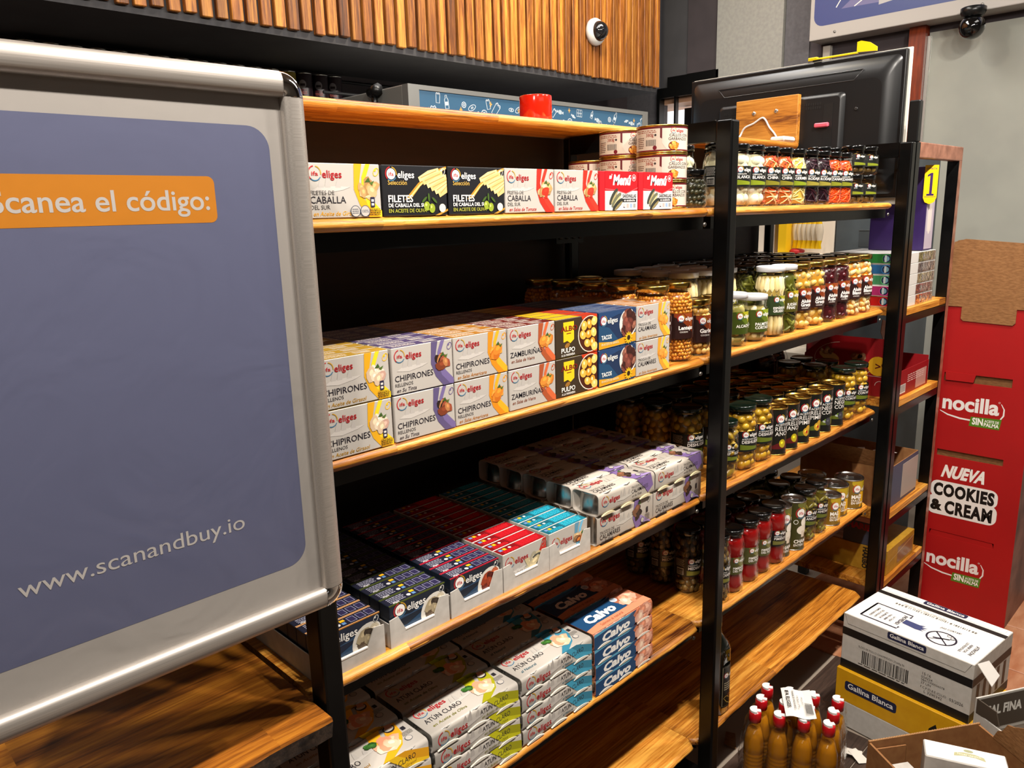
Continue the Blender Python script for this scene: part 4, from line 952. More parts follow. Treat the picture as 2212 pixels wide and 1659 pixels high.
# ---------------------------------------------------------------- jars and tins
def rot_rand(R):
    return Matrix.Rotation(R.uniform(0, 6.28), 3, 'X') @ Matrix.Rotation(R.uniform(0, 6.28), 3, 'Y') @ Matrix.Rotation(R.uniform(0, 6.28), 3, 'Z')
def chunks(kind, r, z0, z1, prof, seed=1):
    """contents packed against the glass; prof(z) gives the inner radius"""
    R = random.Random(seed); mb = MB()
    def liquid(c, rough=.25, ins=.006): mb.lathe([(max(prof(z)-ins, .004), z) for z in frange(z0, z1, 10)], 24, pm(c, rough, 0, .3), cap0=True, cap1=True)
    def balls(cols, s, n, asp=(1, 1, 1), depth=.6, zs=None):
        za, zb = zs or (z0, z1); k = 0
        rows = max(1, int((zb-za)/(s*1.75))); per = int(2*PI*(r-s*.6)/(s*1.85))
        for i in range(rows):
            for j in range(per):
                a = 2*PI*(j+.5*(i % 2)+R.uniform(-.2, .2))/per; z = za+s+(zb-za-2*s)*(i+R.uniform(-.15, .15))/max(rows-1, 1); z = min(max(z, za+s*.7), zb-s*.5)
                q = max(prof(z)-s*.97-.0008, .002); m = pm(cols[k % len(cols)], .35, 0, .25); k += R.choice((1, 2))
                mb.ell((q*math.cos(a), q*math.sin(a), z), (s*asp[0]*R.uniform(.85, 1.08), s*asp[1]*R.uniform(.85, 1.05), s*asp[2]), m, rot_rand(R) if asp != (1, 1, 1) else None)
    def strands(cols, n, l, wd):
        for i in range(n):
            a = R.uniform(0, 6.28); z = R.uniform(z0+.004, z1-.004); t = R.uniform(-1.2, 1.2); q = []
            for k in range(4):
                u = (k/3-.5)*l; zz = min(max(z+u*math.sin(t)+R.uniform(-.001, .001), z0), z1); aa = a+u*math.cos(t)/r; rr = prof(zz)-wd-.0006-R.uniform(0, .002); q.append((rr*math.cos(aa), rr*math.sin(aa), zz))
            mb.tube(q, wd, 4, pm(cols[i % len(cols)], .4, 0, .2), True, False)
    if kind == 'onion': liquid('#d8d0a8'); balls(['#e6e0c6', '#dcd6b4', '#efe9d4'], .0125, 0)
    elif kind == 'lentil': liquid('#8a4c10', .3, .0034); balls(['#d88f26', '#c67c1c', '#e29e36', '#b86c16'], .0042, 0, (1.1, 1.0, .8))
    elif kind == 'chickpea': liquid('#8a5c1c', .3, .005); balls(['#dcae5a', '#d09e48', '#e6bc6e'], .0068, 0, (1.05, 1, .95))
    elif kind == 'bigbean': liquid('#b88428'); balls(['#e2bc66', '#d8ae56', '#ecca7c'], .0105, 0, (1.25, .95, .8))
    elif kind == 'redbean': liquid('#3c0810', .3, .0032); balls(['#4a0c14', '#3c080e', '#561018', '#30060a'], .009, 0, (1.25, .9, .75))
    elif kind == 'whitebean': liquid('#c87a1c'); balls(['#ecd092', '#e2bc6c', '#f0dcae'], .0085, 0, (1.5, .85, .75))
    elif kind == 'chineseveg': liquid('#a8551c', .3, .0038); strands(['#dc5a1c', '#e0b070', '#e8c894', '#d84818', '#a81c14'], 150, .03, .0017)
    elif kind == 'germ': liquid('#c8a84a', .3, .0038); strands(['#e6d690', '#dcc878', '#f0e4ae'], 150, .03, .0016)
    elif kind == 'redcabbage': liquid('#1c0812', .3, .0038); strands(['#2c0e1a', '#3a1424', '#220a14'], 110, .03, .0016)
    elif kind == 'carrot': liquid('#c8400c', .3, .0038); strands(['#f0560c', '#e8480a', '#f86a1c'], 170, .028, .0015)
    elif kind == 'caper': liquid('#1c1c10', .3, .004); balls(['#33321c', '#2c2a18', '#3c3a24'], .0055, 0)
    elif kind == 'olive': liquid('#8a6410'); balls(['#c09420', '#b4861a', '#cca42c'], .0105, 0, (1.12, .95, .95))
    elif kind == 'pickle': liquid('#7a5a10'); balls(['#9a7c1c', '#8c6e18', '#a88a2a'], .012, 0, (.8, .8, 1.7))
    elif kind == 'gherkin': liquid('#5a4c10'); balls(['#7a7020', '#6a6018', '#8a7c28'], .0095, 0, (.75, .75, 1.6))
    elif kind == 'mushroom': liquid('#3a2a10'); balls(['#6a5428', '#5a4420', '#7c6432'], .010, 0, (1, 1, .7))
    elif kind == 'pepper': liquid('#860808', .15, .0022); balls(['#9c0c0c', '#8a0808', '#a81410'], .017, 0, (.7, 1.0, 1.3))
    elif kind == 'artichoke': liquid('#8a8440'); balls(['#b8ac64', '#a89a54', '#c8be80', '#98904c'], .013, 0, (.8, .8, 1.3))
    elif kind == 'palm': liquid('#9a8c50'); balls(['#d8cca0', '#cabd8c', '#e2d8b4'], .012, 0, (1, 1, .6))
    elif kind == 'asparagus':
        liquid('#b89c50')
        n = 15
        for i in range(n):
            a = 2*PI*i/n; q = r-.0088; s = R.uniform(.0062, .0074)
            mb.tube([(max(prof(z)-s-.0012, .004)*math.cos(a+R.uniform(-.02, .02)), max(prof(z)-s-.0012, .004)*math.sin(a), z) for z in frange(z0+.002, z1-.008, 6)]+[((prof(z1-.004)-s-.002)*math.cos(a), (prof(z1-.004)-s-.002)*math.sin(a), z1-.001)], [s]*7+[s*.4], 8, pm(['#e2cf96', '#d8c286', '#eadaa8'][i % 3], .4, 0, .2))
    elif kind == 'greenbean':
        liquid('#4a4c10'); strands(['#6a6c1c', '#5c5e16', '#7a7a26'], 60, .04, .0042)
    elif kind == 'dark': liquid('#1a120a')
    return mb
JT = {}
def jar_type(key, r, h, lidm, kind, lab, neck=.8, waist=0.0, lab_z=None, lidr=None, fill=.97, lidh=.013):
    sh = .028 if h > .1 else .02
    def prof(z):
        zt = h-lidh-.004
        if z < .006: return r-.0045+z*.6
        if z > zt: return r*neck
        if z > zt-sh: u = (z-(zt-sh))/sh; return r*(neck+(1-neck)*(math.cos(u*PI)*.5+.5))
        b = r
        if waist: u = (z-.012)/(zt-sh-.012); b = r*(1-waist*math.exp(-((u-.5)/.32)**4))
        return b
    zs = [0, .001, .003, .006, .014]+frange(.02, h-lidh-.004-sh, 8)+frange(h-lidh-.004-sh*.85, h-lidh-.003, 6)+[h-lidh*.5]
    JT[key] = dict(r=r, h=h, lid=lidm, kind=kind, lab=lab, prof=prof, zs=zs, neck=neck, lab_z=lab_z or (.048*h/.17, .105*h/.17), lidr=lidr or r*neck+.0022, lidh=lidh, fill=fill, waist=waist)
ROOT = {}
def make_jar(key, name, label, loc, group):
    J = JT[key]; t = thing(name, label, 'jar', loc, 0, group); pr = J['prof']
    MB().lathe([(pr(z) if z > 0 else J['r']-.006, z) for z in J['zs']], 28, M_glass, cap0=True).build('glass', t)
    c = chunks(J['kind'], J['r']-.002, .004, (J['h']-J['lidh']-.004)*J['fill'], lambda z: pr(z)-.0018, len(key)).build('contents', t); c['kind'] = 'stuff'
    lr, lh, h = J['lidr'], J['lidh'], J['h']
    MB().lathe([(lr-.0012, h-lh), (lr, h-lh+.0006), (lr, h-.0022), (lr-.0008, h-.0006), (lr-.0028, h), (lr-.0045, h-.0012), (.004, h-.0012)], 28, J['lid'], cap1=True).build('lid', t)
    if J['lab']:
        za, zb = J['lab_z']; P = Print(); rr = J['r']*(1-J['waist'])+.0002; J['lab'](P, rr*1000, (zb-za)*1000); P.slab().build('printed_label', t, on_cyl(rr, za, -.42), .38, .15, .00013)
    return t
def jar(key, name, x, y, k, label, group=None, dz=0, skip=()):
    loc = (x, y, ZT[k]+dz+.0004)
    if key not in ROOT: ROOT[key] = make_jar(key, name, label, loc, group); return ROOT[key]
    o = dup(ROOT[key], loc, label=label, group=group, skip=skip)
    if not group and 'group' in o: del o['group']
    return o
SPAN = 1.75
def bg(P, r, h, col): P.rect(-r*SPAN, 0, 2*r*SPAN, h, col, 0, 26)
def jl_legume(title, sub='COCIDAS'):
    def f(P, r, h):
        bg(P, r, h, '#2a1310'); xs_ = frange(-.62*r, .55*r, 14)
        P.strips(xs_, lambda x: h*(.86-.62*pw((x/r+.62)/1.17, 1.25)), lambda x: h, '#7c3313', 1)
        P.strips(frange(-.1*r, .55*r, 8), lambda x: h*(.99-.75*pw((x/r+.1)/.65, 1.6)), lambda x: h, '#96451c', 2)
        logo(P, -.42*r, h*.72, h*.15, True, 3); y = h*.36
        for i, w_ in enumerate(title): P.text(w_, -.36*r, y-i*h*.16, h*.15, '#f2ece6', 3, .035)
        P.text(sub, -.3*r, y-len(title)*h*.15+h*.03, h*.06, '#e8e0d8', 3, .01)
        P.small(-1.45*r, h*.86, .5*r, 7, h*.05, '#cfc6c0', 3, 4); P.line([(-1.4*r, h*.08), (-1.02*r, h*.08), (-.98*r, h*.12), (-.98*r, h*.42), (-1.05*r, h*.46), (-1.4*r, h*.46)], h*.012, '#cfc6c0', 3); P.rect(-1.3*r, h*.12, .2*r, h*.24, '#cfc6c0', 3, 2); P.rect(-1.27*r, h*.14, .14*r, h*.2, '#2a1310', 3.3, 2)
    return f
def jl_dark(small_t, title, wedge='#77801e', bgc='#151714', logo_y=.74):
    def f(P, r, h):
        bg(P, r, h, bgc); P.strips(frange(-.62*r, .6*r, 14), lambda x: h*.09, lambda x: h*(.09+.14+.12*((.6*r-x)/(1.2*r))), wedge, 1)
        logo(P, -.5*r, h*logo_y, h*.17, True, 3); P.text(small_t, -.52*r, h*.58, h*.075, '#e8e4de', 3, .01)
        for i, w_ in enumerate(title): P.text(w_, -.52*r, h*(.4-.18*i), h*.15, '#f2ece6', 3, .012)
        P.small(-1.5*r, h*.9, .7*r, 8, h*.05, '#b8b6b0', 3, 6); P.rect(-1.4*r, h*.1, .55*r, h*.36, '#b8b6b0', 3, 6); P.rect(-1.36*r, h*.13, .47*r, h*.27, bgc, 3.3, 6)
        for q in range(4): P.rect((-1.3+.11*q)*r, h*.15, .045*r, h*.2, '#b8b6b0', 3.6)
    return f
def jl_green(bgc, hi, title, sub=None):
    def f(P, r, h):
        bg(P, r, h, bgc); P.strips(frange(-.45*r, .7*r, 14), lambda x: h*(1-.8*pw((x/r+.45)/1.15, .8)), lambda x: h, tint(bgc, 1.5), 1); P.strips(frange(.0*r, .7*r, 8), lambda x: h*(1-.55*pw((x/r)/.7, 1.1)), lambda x: h, hi, 2)
        logo(P, -.36*r, h*.72, h*.16, True, 3)
        for i, w_ in enumerate(title): P.text(w_, -.4*r, h*(.3-.16*i), h*.13, '#f2ece6', 3, .02)
        P.line([(-1.3*r, h*.5), (-.9*r, h*.5), (-.9*r, h*.92), (-1.3*r, h*.92)], h*.02, '#d8d8c8', 3, True); P.rect(-1.2*r, h*.56, .2*r, h*.28, '#d8d8c8', 3, 2); P.small(-1.35*r, h*.42, .6*r, 4, h*.07, '#d8d8c8', 3)
    return f
W_ = M_whitelid
jar_type('onion', .0335, .135, M_blacklid, 'onion', jl_dark('CEBOLLITA', ['BLANCA'], '#7c8a1c'), .82, 0, (.043, .087))
jar_type('china', .0335, .134, M_blacklid, 'chineseveg', jl_dark('ENSALADA', ['CHINA'], '#7a7420'), .82, 0, (.043, .087))
jar_type('germ', .0335, .134, M_blacklid, 'germ', jl_dark('BROTES', ['GERMEN'], '#7c8a1c'), .82, 0, (.043, .087))
jar_type('cabbage', .0335, .134, M_blacklid, 'redcabbage', jl_dark('REPOLLO', ['RODAJAS'], '#8a8030'), .82, 0, (.043, .087))
jar_type('carrot', .0335, .134, M_blacklid, 'carrot', jl_dark('ENSALADA', ['ZANAHORIA'], '#7a7c20'), .82, 0, (.043, .087))
jar_type('mini', .033, .078, M_blacklid, 'mushroom', jl_dark('SETAS', [''], '#77801e'), .86, 0, (.022, .054), fill=.93)
jar_type('caper', .0345, .078, M_blacklid, 'caper', None, .86)
jar_type('lentil', .0385, .168, M_gold, 'lentil', jl_legume(['Lentejas'], 'COCIDAS'), .8, 0, (.05, .104))
jar_type('garb', .034, .124, M_gold, 'chickpea', jl_legume(['Garbanzos'], 'COCIDOS'), .82, 0, (.03, .09))
jar_type('bigbean', .0375, .17, M_gold, 'bigbean', jl_legume(['Alubias', 'Granja'], 'COCIDAS'), .82, 0, (.05, .108))
jar_type('redbean', .0375, .17, M_gold, 'redbean', jl_legume(['Alubias', 'Rojas'], 'COCIDAS'), .82, 0, (.05, .108))
jar_type('whitebean', .0375, .171, M_gold, 'whitebean', jl_legume(['Alubias', 'Blancas'], 'COCIDAS'), .82, 0, (.05, .112))
jar_type('arti', .035, .124, W_, 'artichoke', jl_green('#39460f', '#a8a41c', ['ALCACHOFAS']), .88, 0, (.03, .082), fill=.9)
jar_type('palm', .0385, .112, W_, 'palm', jl_green('#3c480f', '#8a9c20', ['PALMITOS', 'CORTADOS']), .9, 0, (.024, .078), fill=.9)
jar_type('aspa', .0385, .173, W_, 'asparagus', jl_green('#2c3a1c', '#a8a41c', ['ESPÁRRAGOS', 'GRUESO']), .86, .07, (.055, .102), fill=.96)
jar_type('judia', .0365, .172, W_, 'greenbean', jl_green('#4a4410', '#b8a41c', ['JUDÍAS', 'FINAS']), .82, 0, (.055, .108))
jar_type('pickle', .033, .142, M_greenlid, 'pickle', jl_dark('PEPINILLOS', ['PEPINILLOS'], '#6a7420', '#101210'), .88, 0, (.045, .09))
jar_type('olive', .0405, .163, M_greenlid, 'olive', jl_dark('ACEITUNAS VERDES', ['DESHUESADAS'], '#5f6c1c', '#101412'), .86, 0, (.05, .102))
jar_type('olivebone', .0385, .158, M_greenlid, 'olive', jl_dark('ACEITUNAS', ['CON HUESO'], '#5f6c1c', '#101412'), .86, 0, (.045, .095))
jar_type('mussel', .035, .172, M_blacklid, 'mushroom', jl_dark('PIMIENTOS', ['MEDIANOS'], '#77742e', '#14160f'), .84, .05, (.05, .1))
jar_type('piquillo', .0345, .168, M_blacklid, 'pepper', jl_green('#4c4a24', '#5c5a30', ['PIMIENTOS', 'DEL PIQUILLO']), .84, .10, (.052, .098))
jar_type('pimiento', .036, .166, M_blacklid, 'pepper', jl_dark('PIMIENTOS', ['PIMIENTO'], '#6f6c34', '#100f0f'), .86, .04, (.055, .1))
jar_type('gherkin', .0345, .158, M_blacklid, 'gherkin', jl_dark('PEPINILLOS', ['ANCHOA'], '#5c6420', '#101210'), .85, 0, (.05, .1))
jar_type('tallolive', .043, .19, M_gold, 'dark', None, .82)
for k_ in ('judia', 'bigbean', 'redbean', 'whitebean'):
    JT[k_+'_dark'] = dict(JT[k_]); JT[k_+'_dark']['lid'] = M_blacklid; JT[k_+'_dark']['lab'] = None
# board 1
tops = [('onion', 1.608, 'white onion jar just right of the middle rack post'), ('onion', 1.678, 'white onion jar touching the orange vegetable salad jar'), ('china', 1.748, 'orange and white vegetable salad jar next to the onion jars'), ('china', 1.819, 'orange and white vegetable salad jar next to the yellow sprout jar'), ('germ', 1.888, 'yellow bean sprout jar on the top board'), ('cabbage', 1.960, 'dark purple cabbage jar next to the yellow sprout jar'), ('cabbage', 2.031, 'dark purple cabbage jar next to the orange carrot jar'), ('carrot', 2.098, 'orange grated carrot jar next to the purple cabbage'), ('carrot', 2.166, 'orange grated carrot jar next to the small stacked jars')]
for key, x, lb in tops: jar(key, 'vegetable_jar', x, .040, 0, lb)
jar('onion', 'vegetable_jar', 1.537, .040, 0, 'white onion jar half hidden by the middle rack post')
for i, x in enumerate((1.45, 1.525)): jar('onion', 'vegetable_jar', x, .118 if i == 0 else .128, 0, 'white onion jar seen through the top of the middle frame, '+('left' if i == 0 else 'right')+' of two')
jar('caper', 'caper_jar', 1.444, .050, 0, 'small dark caper jar beside the stacked tripe tins')
for i, x in enumerate((1.66, 1.735)): jar('onion', 'vegetable_jar', x, .118, 0, 'white onion jar in the second row of the top board', 'onion jars in the second row')
for i, x in enumerate((1.81, 1.885)): jar('china', 'vegetable_jar', x, .118, 0, 'vegetable salad jar in the second row of the top board', 'salad jars in the second row')
for i, x in enumerate((1.985, 2.058)): jar('cabbage', 'vegetable_jar', x, .116, 0, 'dark purple cabbage jar in the second row behind the front ones', 'cabbage jars in the second row')
for i, x in enumerate((2.252, 2.345)):
    for l in (0, 1): jar('mini', 'small_jar', x, .042, 0, 'small dark mushroom jar, %s of the %s stack on the top board' % (('lower', 'upper')[l], ('left', 'right')[i]), None, .0785*l)
for i, x in enumerate((2.20, 2.275)):
    for l in (0, 1): jar('mini', 'small_jar', x, .115, 0, 'small mushroom jar in the stacks behind the front two', 'small jars in the rear stacks', .0785*l)
# board 2
for i in range(5): jar('lentil', 'lentil_jar', 1.307, .046+.0795*i, 1, 'lentil jar behind the white squid ring cartons' if i == 0 else 'lentil jar in the dark row running to the back', None if i == 0 else 'lentil jars in the dark rear row')
for i in range(4): jar('lentil', 'lentil_jar', 1.395, .050+.0795*i, 1, 'lentil jar standing clear beside the cartons, left of the middle post' if i == 0 else 'lentil jar in the second dark row', None if i == 0 else 'lentil jars behind the clear one')
jar('garb', 'chickpea_jar', 1.480, .050, 1, 'chickpea jar just left of the middle rack post')
jar('garb', 'chickpea_jar', 1.556, .050, 1, 'chickpea jar peeking out right of the middle rack post')
front2 = [('arti', 'artichoke_jar', 1.625, .043, 'white-lidded artichoke jar next to the palm heart jar'), ('palm', 'palm_heart_jar', 1.717, .045, 'short white-lidded palm heart jar on board two'), ('aspa', 'asparagus_jar', 1.806, .045, 'tall white-lidded asparagus jar at the front of board two'), ('judia', 'green_bean_jar', 1.878, .045, 'green bean jar right of the tall asparagus jar'),
          ('bigbean', 'bean_jar', 1.952, .045, 'butter bean jar next to the green bean jar'), ('bigbean', 'bean_jar', 2.036, .045, 'butter bean jar next to the dark red bean jar'), ('redbean', 'bean_jar', 2.117, .045, 'dark red bean jar next to the butter beans'), ('redbean', 'bean_jar', 2.199, .045, 'dark red bean jar next to the white beans'), ('whitebean', 'bean_jar', 2.281, .045, 'white bean jar next to the red bean jar'), ('whitebean', 'bean_jar', 2.362, .045, 'white bean jar at the right end of board two')]
for key, nm_, x, y, lb in front2: jar(key, nm_, x, y, 1, lb)
jar('aspa', 'asparagus_jar', 1.728, .133, 1, 'asparagus jar in shadow behind the palm heart jar')
jar('aspa', 'asparagus_jar', 1.64, .133, 1, 'asparagus jar in shadow just right of the middle post')
for j, y in enumerate((.215, .298)):
    for i, x in enumerate((1.56, 1.642, 1.724)): jar('aspa', 'asparagus_jar', x, y, 1, 'asparagus jar in the dark rear rows of board two', 'asparagus jars in the rear rows')
jar('aspa', 'asparagus_jar', 1.556, .135, 1, 'asparagus jar in deep shadow seen left of the middle post')
for j, y in enumerate((.126, .207, .288, .366)):
    for i, (key, x) in enumerate((('judia', 1.812), ('judia', 1.888), ('bigbean', 1.967), ('bigbean', 2.047), ('redbean', 2.128), ('redbean', 2.208), ('whitebean', 2.288), ('whitebean', 2.368))):
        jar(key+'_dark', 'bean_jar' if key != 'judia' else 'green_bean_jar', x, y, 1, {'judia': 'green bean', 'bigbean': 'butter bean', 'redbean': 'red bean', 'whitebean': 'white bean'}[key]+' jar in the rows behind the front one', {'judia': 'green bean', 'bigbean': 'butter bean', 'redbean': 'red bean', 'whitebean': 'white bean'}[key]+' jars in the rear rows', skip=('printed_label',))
# tins
TT = {}
def tin_type(key, r, h, label_f, rim=M_gold, body='#101010'): TT[key] = dict(r=r, h=h, f=label_f, rim=rim, body=body)
def tin(key, name, loc, label, group=None, tab=True, skip=()):
    if key not in ROOT:
        T = TT[key]; r, h, rm = T['r'], T['h'], T['rim']; t = thing(name, label, 'tin', loc, 0, group)
        MB().lathe([(r-.0006, .0035), (r-.0004, .006), (r-.0004, h-.006), (r-.0006, h-.0035)], 28, pm(T['body'], .35, 0, .2)).build('body', t)
        MB().lathe([(r-.004, .0016), (r-.0006, 0), (r+.0008, .0008), (r+.0008, .003), (r-.0006, .0036)], 28, rm, cap0=True).build('bottom_rim', t)
        MB().lathe([(r-.0006, h-.0036), (r+.0008, h-.003), (r+.0008, h-.0006), (r+.0002, h), (r-.001, h-.0004), (r-.0022, h-.0036), (r-.006, h-.0042), (r-.0075, h-.0036), (r-.0085, h-.0042), (.004, h-.0042)], 28, rm, cap1=True).build('top_end', t)
        if tab:
            mb = MB(); k = 14; vs = []
            for i in range(k):
                a = 2*PI*i/k; vs += [(.0075*math.cos(a)*1.25-.006, .0075*math.sin(a), h-.0022), (.0048*math.cos(a)*1.25-.006, .0048*math.sin(a), h-.0022), (.0062*math.cos(a)*1.25-.006, .0062*math.sin(a), h-.0010)]
            fs = []
            for i in range(k):
                j = (i+1) % k; fs += [(3*i, 3*j, 3*j+2, 3*i+2), (3*i+2, 3*j+2, 3*j+1, 3*i+1), (3*i+1, 3*j+1, 3*j, 3*i)]
            mb.add(vs, fs, rm, True); mb.box(.001, .013, -.0035, .0035, h-.003, h-.0016, rm); o = mb.build('ring_pull', t); o.rotation_euler = (0, 0, -.9)
        if T['f']:
            P = Print(); T['f'](P, r*1000, (h-.008)*1000); P.slab().build('printed_label', t, on_cyl(r-.0003, .004, -.62 if key == 'callos' else -.45), .35, .2, .00012)
        ROOT[key] = t; return t
    o = dup(ROOT[key], loc, label=label, group=group, skip=skip)
    if not group and 'group' in o: del o['group']
    return o
def tl_callos(P, r, h):
    P.rect(-r*1.9, 0, r*3.8, h, '#c4b7a6', 0, 40); P.rect(-r*1.9, h*.93, r*3.8, h*.07, '#5a1018', 1, 40); P.rect(-r*1.9, 0, r*3.8, h*.05, '#6a1420', 1, 40)
    P.strips(frange(-.42*r, .0, 10), lambda x: h*max(.05, .05+.5*pw(1-((x/r+.42)/.42), .5) if x < -.1*r else .05), lambda x: h*.95, '#5a1018', 1.5)
    P.strips(frange(-.34*r, .9*r, 16), lambda x: h*(.05+.86*pw(.2-(x/r+.34), 1.2)*2.2), lambda x: h*.93, '#ccc0b2', 2)
    logo(P, .0*r, h*.76, h*.13, False, 3); P.text('CALLOS CON', -.06*r, h*.58, h*.12, '#3a2a26', 3, .012); P.text('GARBANZOS', -.1*r, h*.43, h*.12, '#3a2a26', 3, .012)
    P.disc(.12*r, h*.2, h*.24, '#6a1a14', 3, 20, h*.19); P.food(.12*r, h*.2, h*.3, h*.2, ['#d88a34', '#e0a050', '#c06a20'], 14, 3, .36, 3.2, 1.1)
    P.text('380g', -1.0*r, h*.6, h*.14, '#8a3a2c', 1, .01); P.ring(-.72*r, h*.67, h*.06, h*.02, '#8a3a2c', 1, 60, 300); P.disc(-.6*r, h*.66, h*.05, '#2a2020', 1, 8); P.small(-1.5*r, h*.84, 1.0*r, 2, h*.07, '#8a4a3a', 1, 7); P.small(-1.5*r, h*.55, .4*r, 6, h*.08, '#6a4a40', 1, 8); P.barcode(-1.0*r, h*.22, .42*r, h*.26, '#2a2224', 1); P.disc(-.62*r, h*.14, h*.09, '#6a1420', 1, 14)
def tl_olive(l1, l2, pic, bgc='#15140f'):
    def f(P, r, h):
        P.rect(-r*2.2, 0, r*4.4, h, bgc, 0, 40); P.strips(frange(-.9*r, .8*r, 12), lambda x: h*.16, lambda x: h*(.3+.06*math.sin(x/r*2)), '#56601c', .6) if pic != 'anch' else P.strips(frange(-.9*r, .8*r, 12), lambda x: h*.12, lambda x: h*(.22+.07*math.sin(x/r*2+1)), '#5a1418', .6)
        logo(P, -.42*r, h*.74, h*.105, True, 2); P.text('ACEITUNAS', -.5*r, h*.64, h*.055, '#efe9e2', 2, .006); P.text(l1, -.5*r, h*.53, h*.095, '#efe9e2', 2, .004); P.text(l2, -.5*r, h*.42, h*.095, '#efe9e2', 2, .004)
        c = {'anch': '#b8a41c', 'pim': '#c89a2c', 'neg': '#3a3a40'}[pic]
        P.disc(.14*r, h*.24, h*.085, c, 2, 14, h*.1, .4); P.disc(.08*r, h*.26, h*.03, tint(c, 1.5), 2.3, 10)
        if pic == 'pim': P.disc(.2*r, h*.24, h*.035, '#b8341c', 2.5, 10); P.disc(.36*r, h*.32, h*.07, c, 1.8, 12)
        if pic == 'neg': P.disc(-.2*r, h*.25, h*.06, '#aab0a8', 1.6, 12, h*.03); P.disc(-.16*r, h*.28, h*.03, '#6a8a2c', 1.8, 8)
    return f
def tl_corn(P, r, h):
    P.rect(-r*2.2, 0, r*4.4, h, '#7a5c10', 0, 40); P.strips(frange(-.5*r, .8*r, 12), lambda x: h*(1-.1-.3*pw(x/r+.5, .7)), lambda x: h, '#b89a1c', .6); P.strips(frange(.15*r, .8*r, 10), lambda x: h*(.02+.1*abs(math.sin(x))), lambda x: h*(.75-.2*math.sin(x/r*3)), '#d89a1c', .8)
    logo(P, -.42*r, h*.62, h*.17, True, 2); P.text('MAÍZ', -.5*r, h*.36, h*.13, '#f4efe6', 2, .04); P.text('DULCE', -.5*r, h*.25, h*.08, '#f4efe6', 2, .02); P.text('EN GRANO', -.5*r, h*.15, h*.08, '#f4efe6', 2, .02)
    for i in range(5): P.disc(.4*r, h*(.18+.09*i), h*.06, '#f0b81c', 2+i*.1, 10)
def tl_champ(P, r, h):
    P.rect(-r*2.2, 0, r*4.4, h, '#3c3a16', 0, 40); P.strips(frange(-.3*r, .8*r, 12), lambda x: h*(.85-.1*math.sin(x/r*4)), lambda x: h, '#6a6a2c', .6)
    logo(P, -.42*r, h*.72, h*.12, True, 2); P.text('CHAMPIÑÓN', -.5*r, h*.14, h*.075, '#f2ece4', 2, .03); P.text('ENTERO', -.5*r, h*.07, h*.05, '#f2ece4', 2, .01); P.disc(.25*r, h*.42, h*.14, '#e8dccb', 2, 16, h*.1); P.rect(.12*r, h*.26, h*.09, h*.14, '#d8c8b4', 2.2, 2); P.disc(.45*r, h*.58, h*.1, '#efe6d8', 1.9, 14); P.ring(-.4*r, h*.6, h*.05, h*.012, '#e8e4dc', 2)
tin_type('callos', .0505, .0535, tl_callos, M_gold, '#c4b7a6')
tin_type('oanch', .0335, .127, tl_olive('RELLENAS', 'ANCHOA', 'anch'), M_gold); tin_type('opim', .0335, .129, tl_olive('RELLENAS', 'PIMIENTO', 'pim', '#10130f'), M_gold); tin_type('oneg', .0335, .128, tl_olive('NEGRAS', 'CON HUESO', 'neg', '#101210'), M_gold)
tin_type('corn', .0375, .092, tl_corn, M_tin, '#7a5c10'); tin_type('cornbig', .044, .098, tl_corn, M_tin, '#7a5c10'); tin_type('champ', .0345, .146, tl_champ, M_tin, '#3c3a16')
for l in range(3): tin('callos', 'tripe_tin', (1.356, .063, ZT[0]+.0537*l), 'flat tripe and chickpea tin, %s of the front stack of three' % ('bottom', 'middle', 'top')[l], None, False)
for l in range(3): tin('callos', 'tripe_tin', (1.366, .167, ZT[0]+.0537*l), 'flat tripe tin, %s of the second stack, left of the front one' % ('bottom', 'middle', 'top')[l], None, False)
for l in range(2): tin('callos', 'tripe_tin', (1.385, .271, ZT[0]+.0537*l), 'flat tripe tin, %s of the shorter rear stack' % ('lower', 'upper')[l], None, False)
# board 3, right bay
jar('pickle', 'pickle_jar', 1.600, .040, 2, 'pickle jar just right of the middle post on board three')
jar('olive', 'olive_jar', 1.690, .048, 2, 'pitted olive jar with a dark green lid, nearest to the camera'); jar('olive', 'olive_jar', 1.777, .050, 2, 'pitted olive jar with a dark green lid, next to the olive tins')
for key, x, lb in (('oanch', 1.850, 'anchovy-stuffed olive tin next to the olive jar'), ('oanch', 1.918, 'anchovy-stuffed olive tin with a gold top next to the pimiento olive tin'), ('opim', 1.988, 'pimiento-stuffed olive tin next to the anchovy tins'), ('opim', 2.057, 'pimiento-stuffed olive tin next to the black olive tins'), ('oneg', 2.129, 'black olive tin next to the pimiento tins'), ('oneg', 2.214, 'black olive tin next to the tall olive jars')): tin(key, 'olive_tin', (x, .040, ZT[2]), lb)
jar('olivebone', 'olive_jar', 2.298, .046, 2, 'green olive jar next to the black olive tins'); jar('olivebone', 'olive_jar', 2.392, .046, 2, 'green olive jar at the right end of board three')
for j in range(4):
    for i, x in enumerate((1.845, 1.915, 1.986, 2.056, 2.127, 2.204)): tin(['oanch', 'oanch', 'opim', 'opim', 'oneg', 'oneg'][i], 'olive_tin', (x-.012, .112+.071*j, ZT[2]), ['anchovy', 'anchovy', 'pimiento', 'pimiento', 'black', 'black'][i]+' olive tin in the rows behind the front one', ['anchovy', 'anchovy', 'pimiento', 'pimiento', 'black', 'black'][i]+' olive tins in the rear rows', skip=('printed_label',) if j else ())
for j in range(3):
    for i, x in enumerate((1.585, 1.674, 1.763)): jar('olive', 'olive_jar', x, .135+.087*j, 2, 'olive jar in the dark rows behind the front ones', 'olive jars in the rear rows', skip=('printed_label',) if j else ())
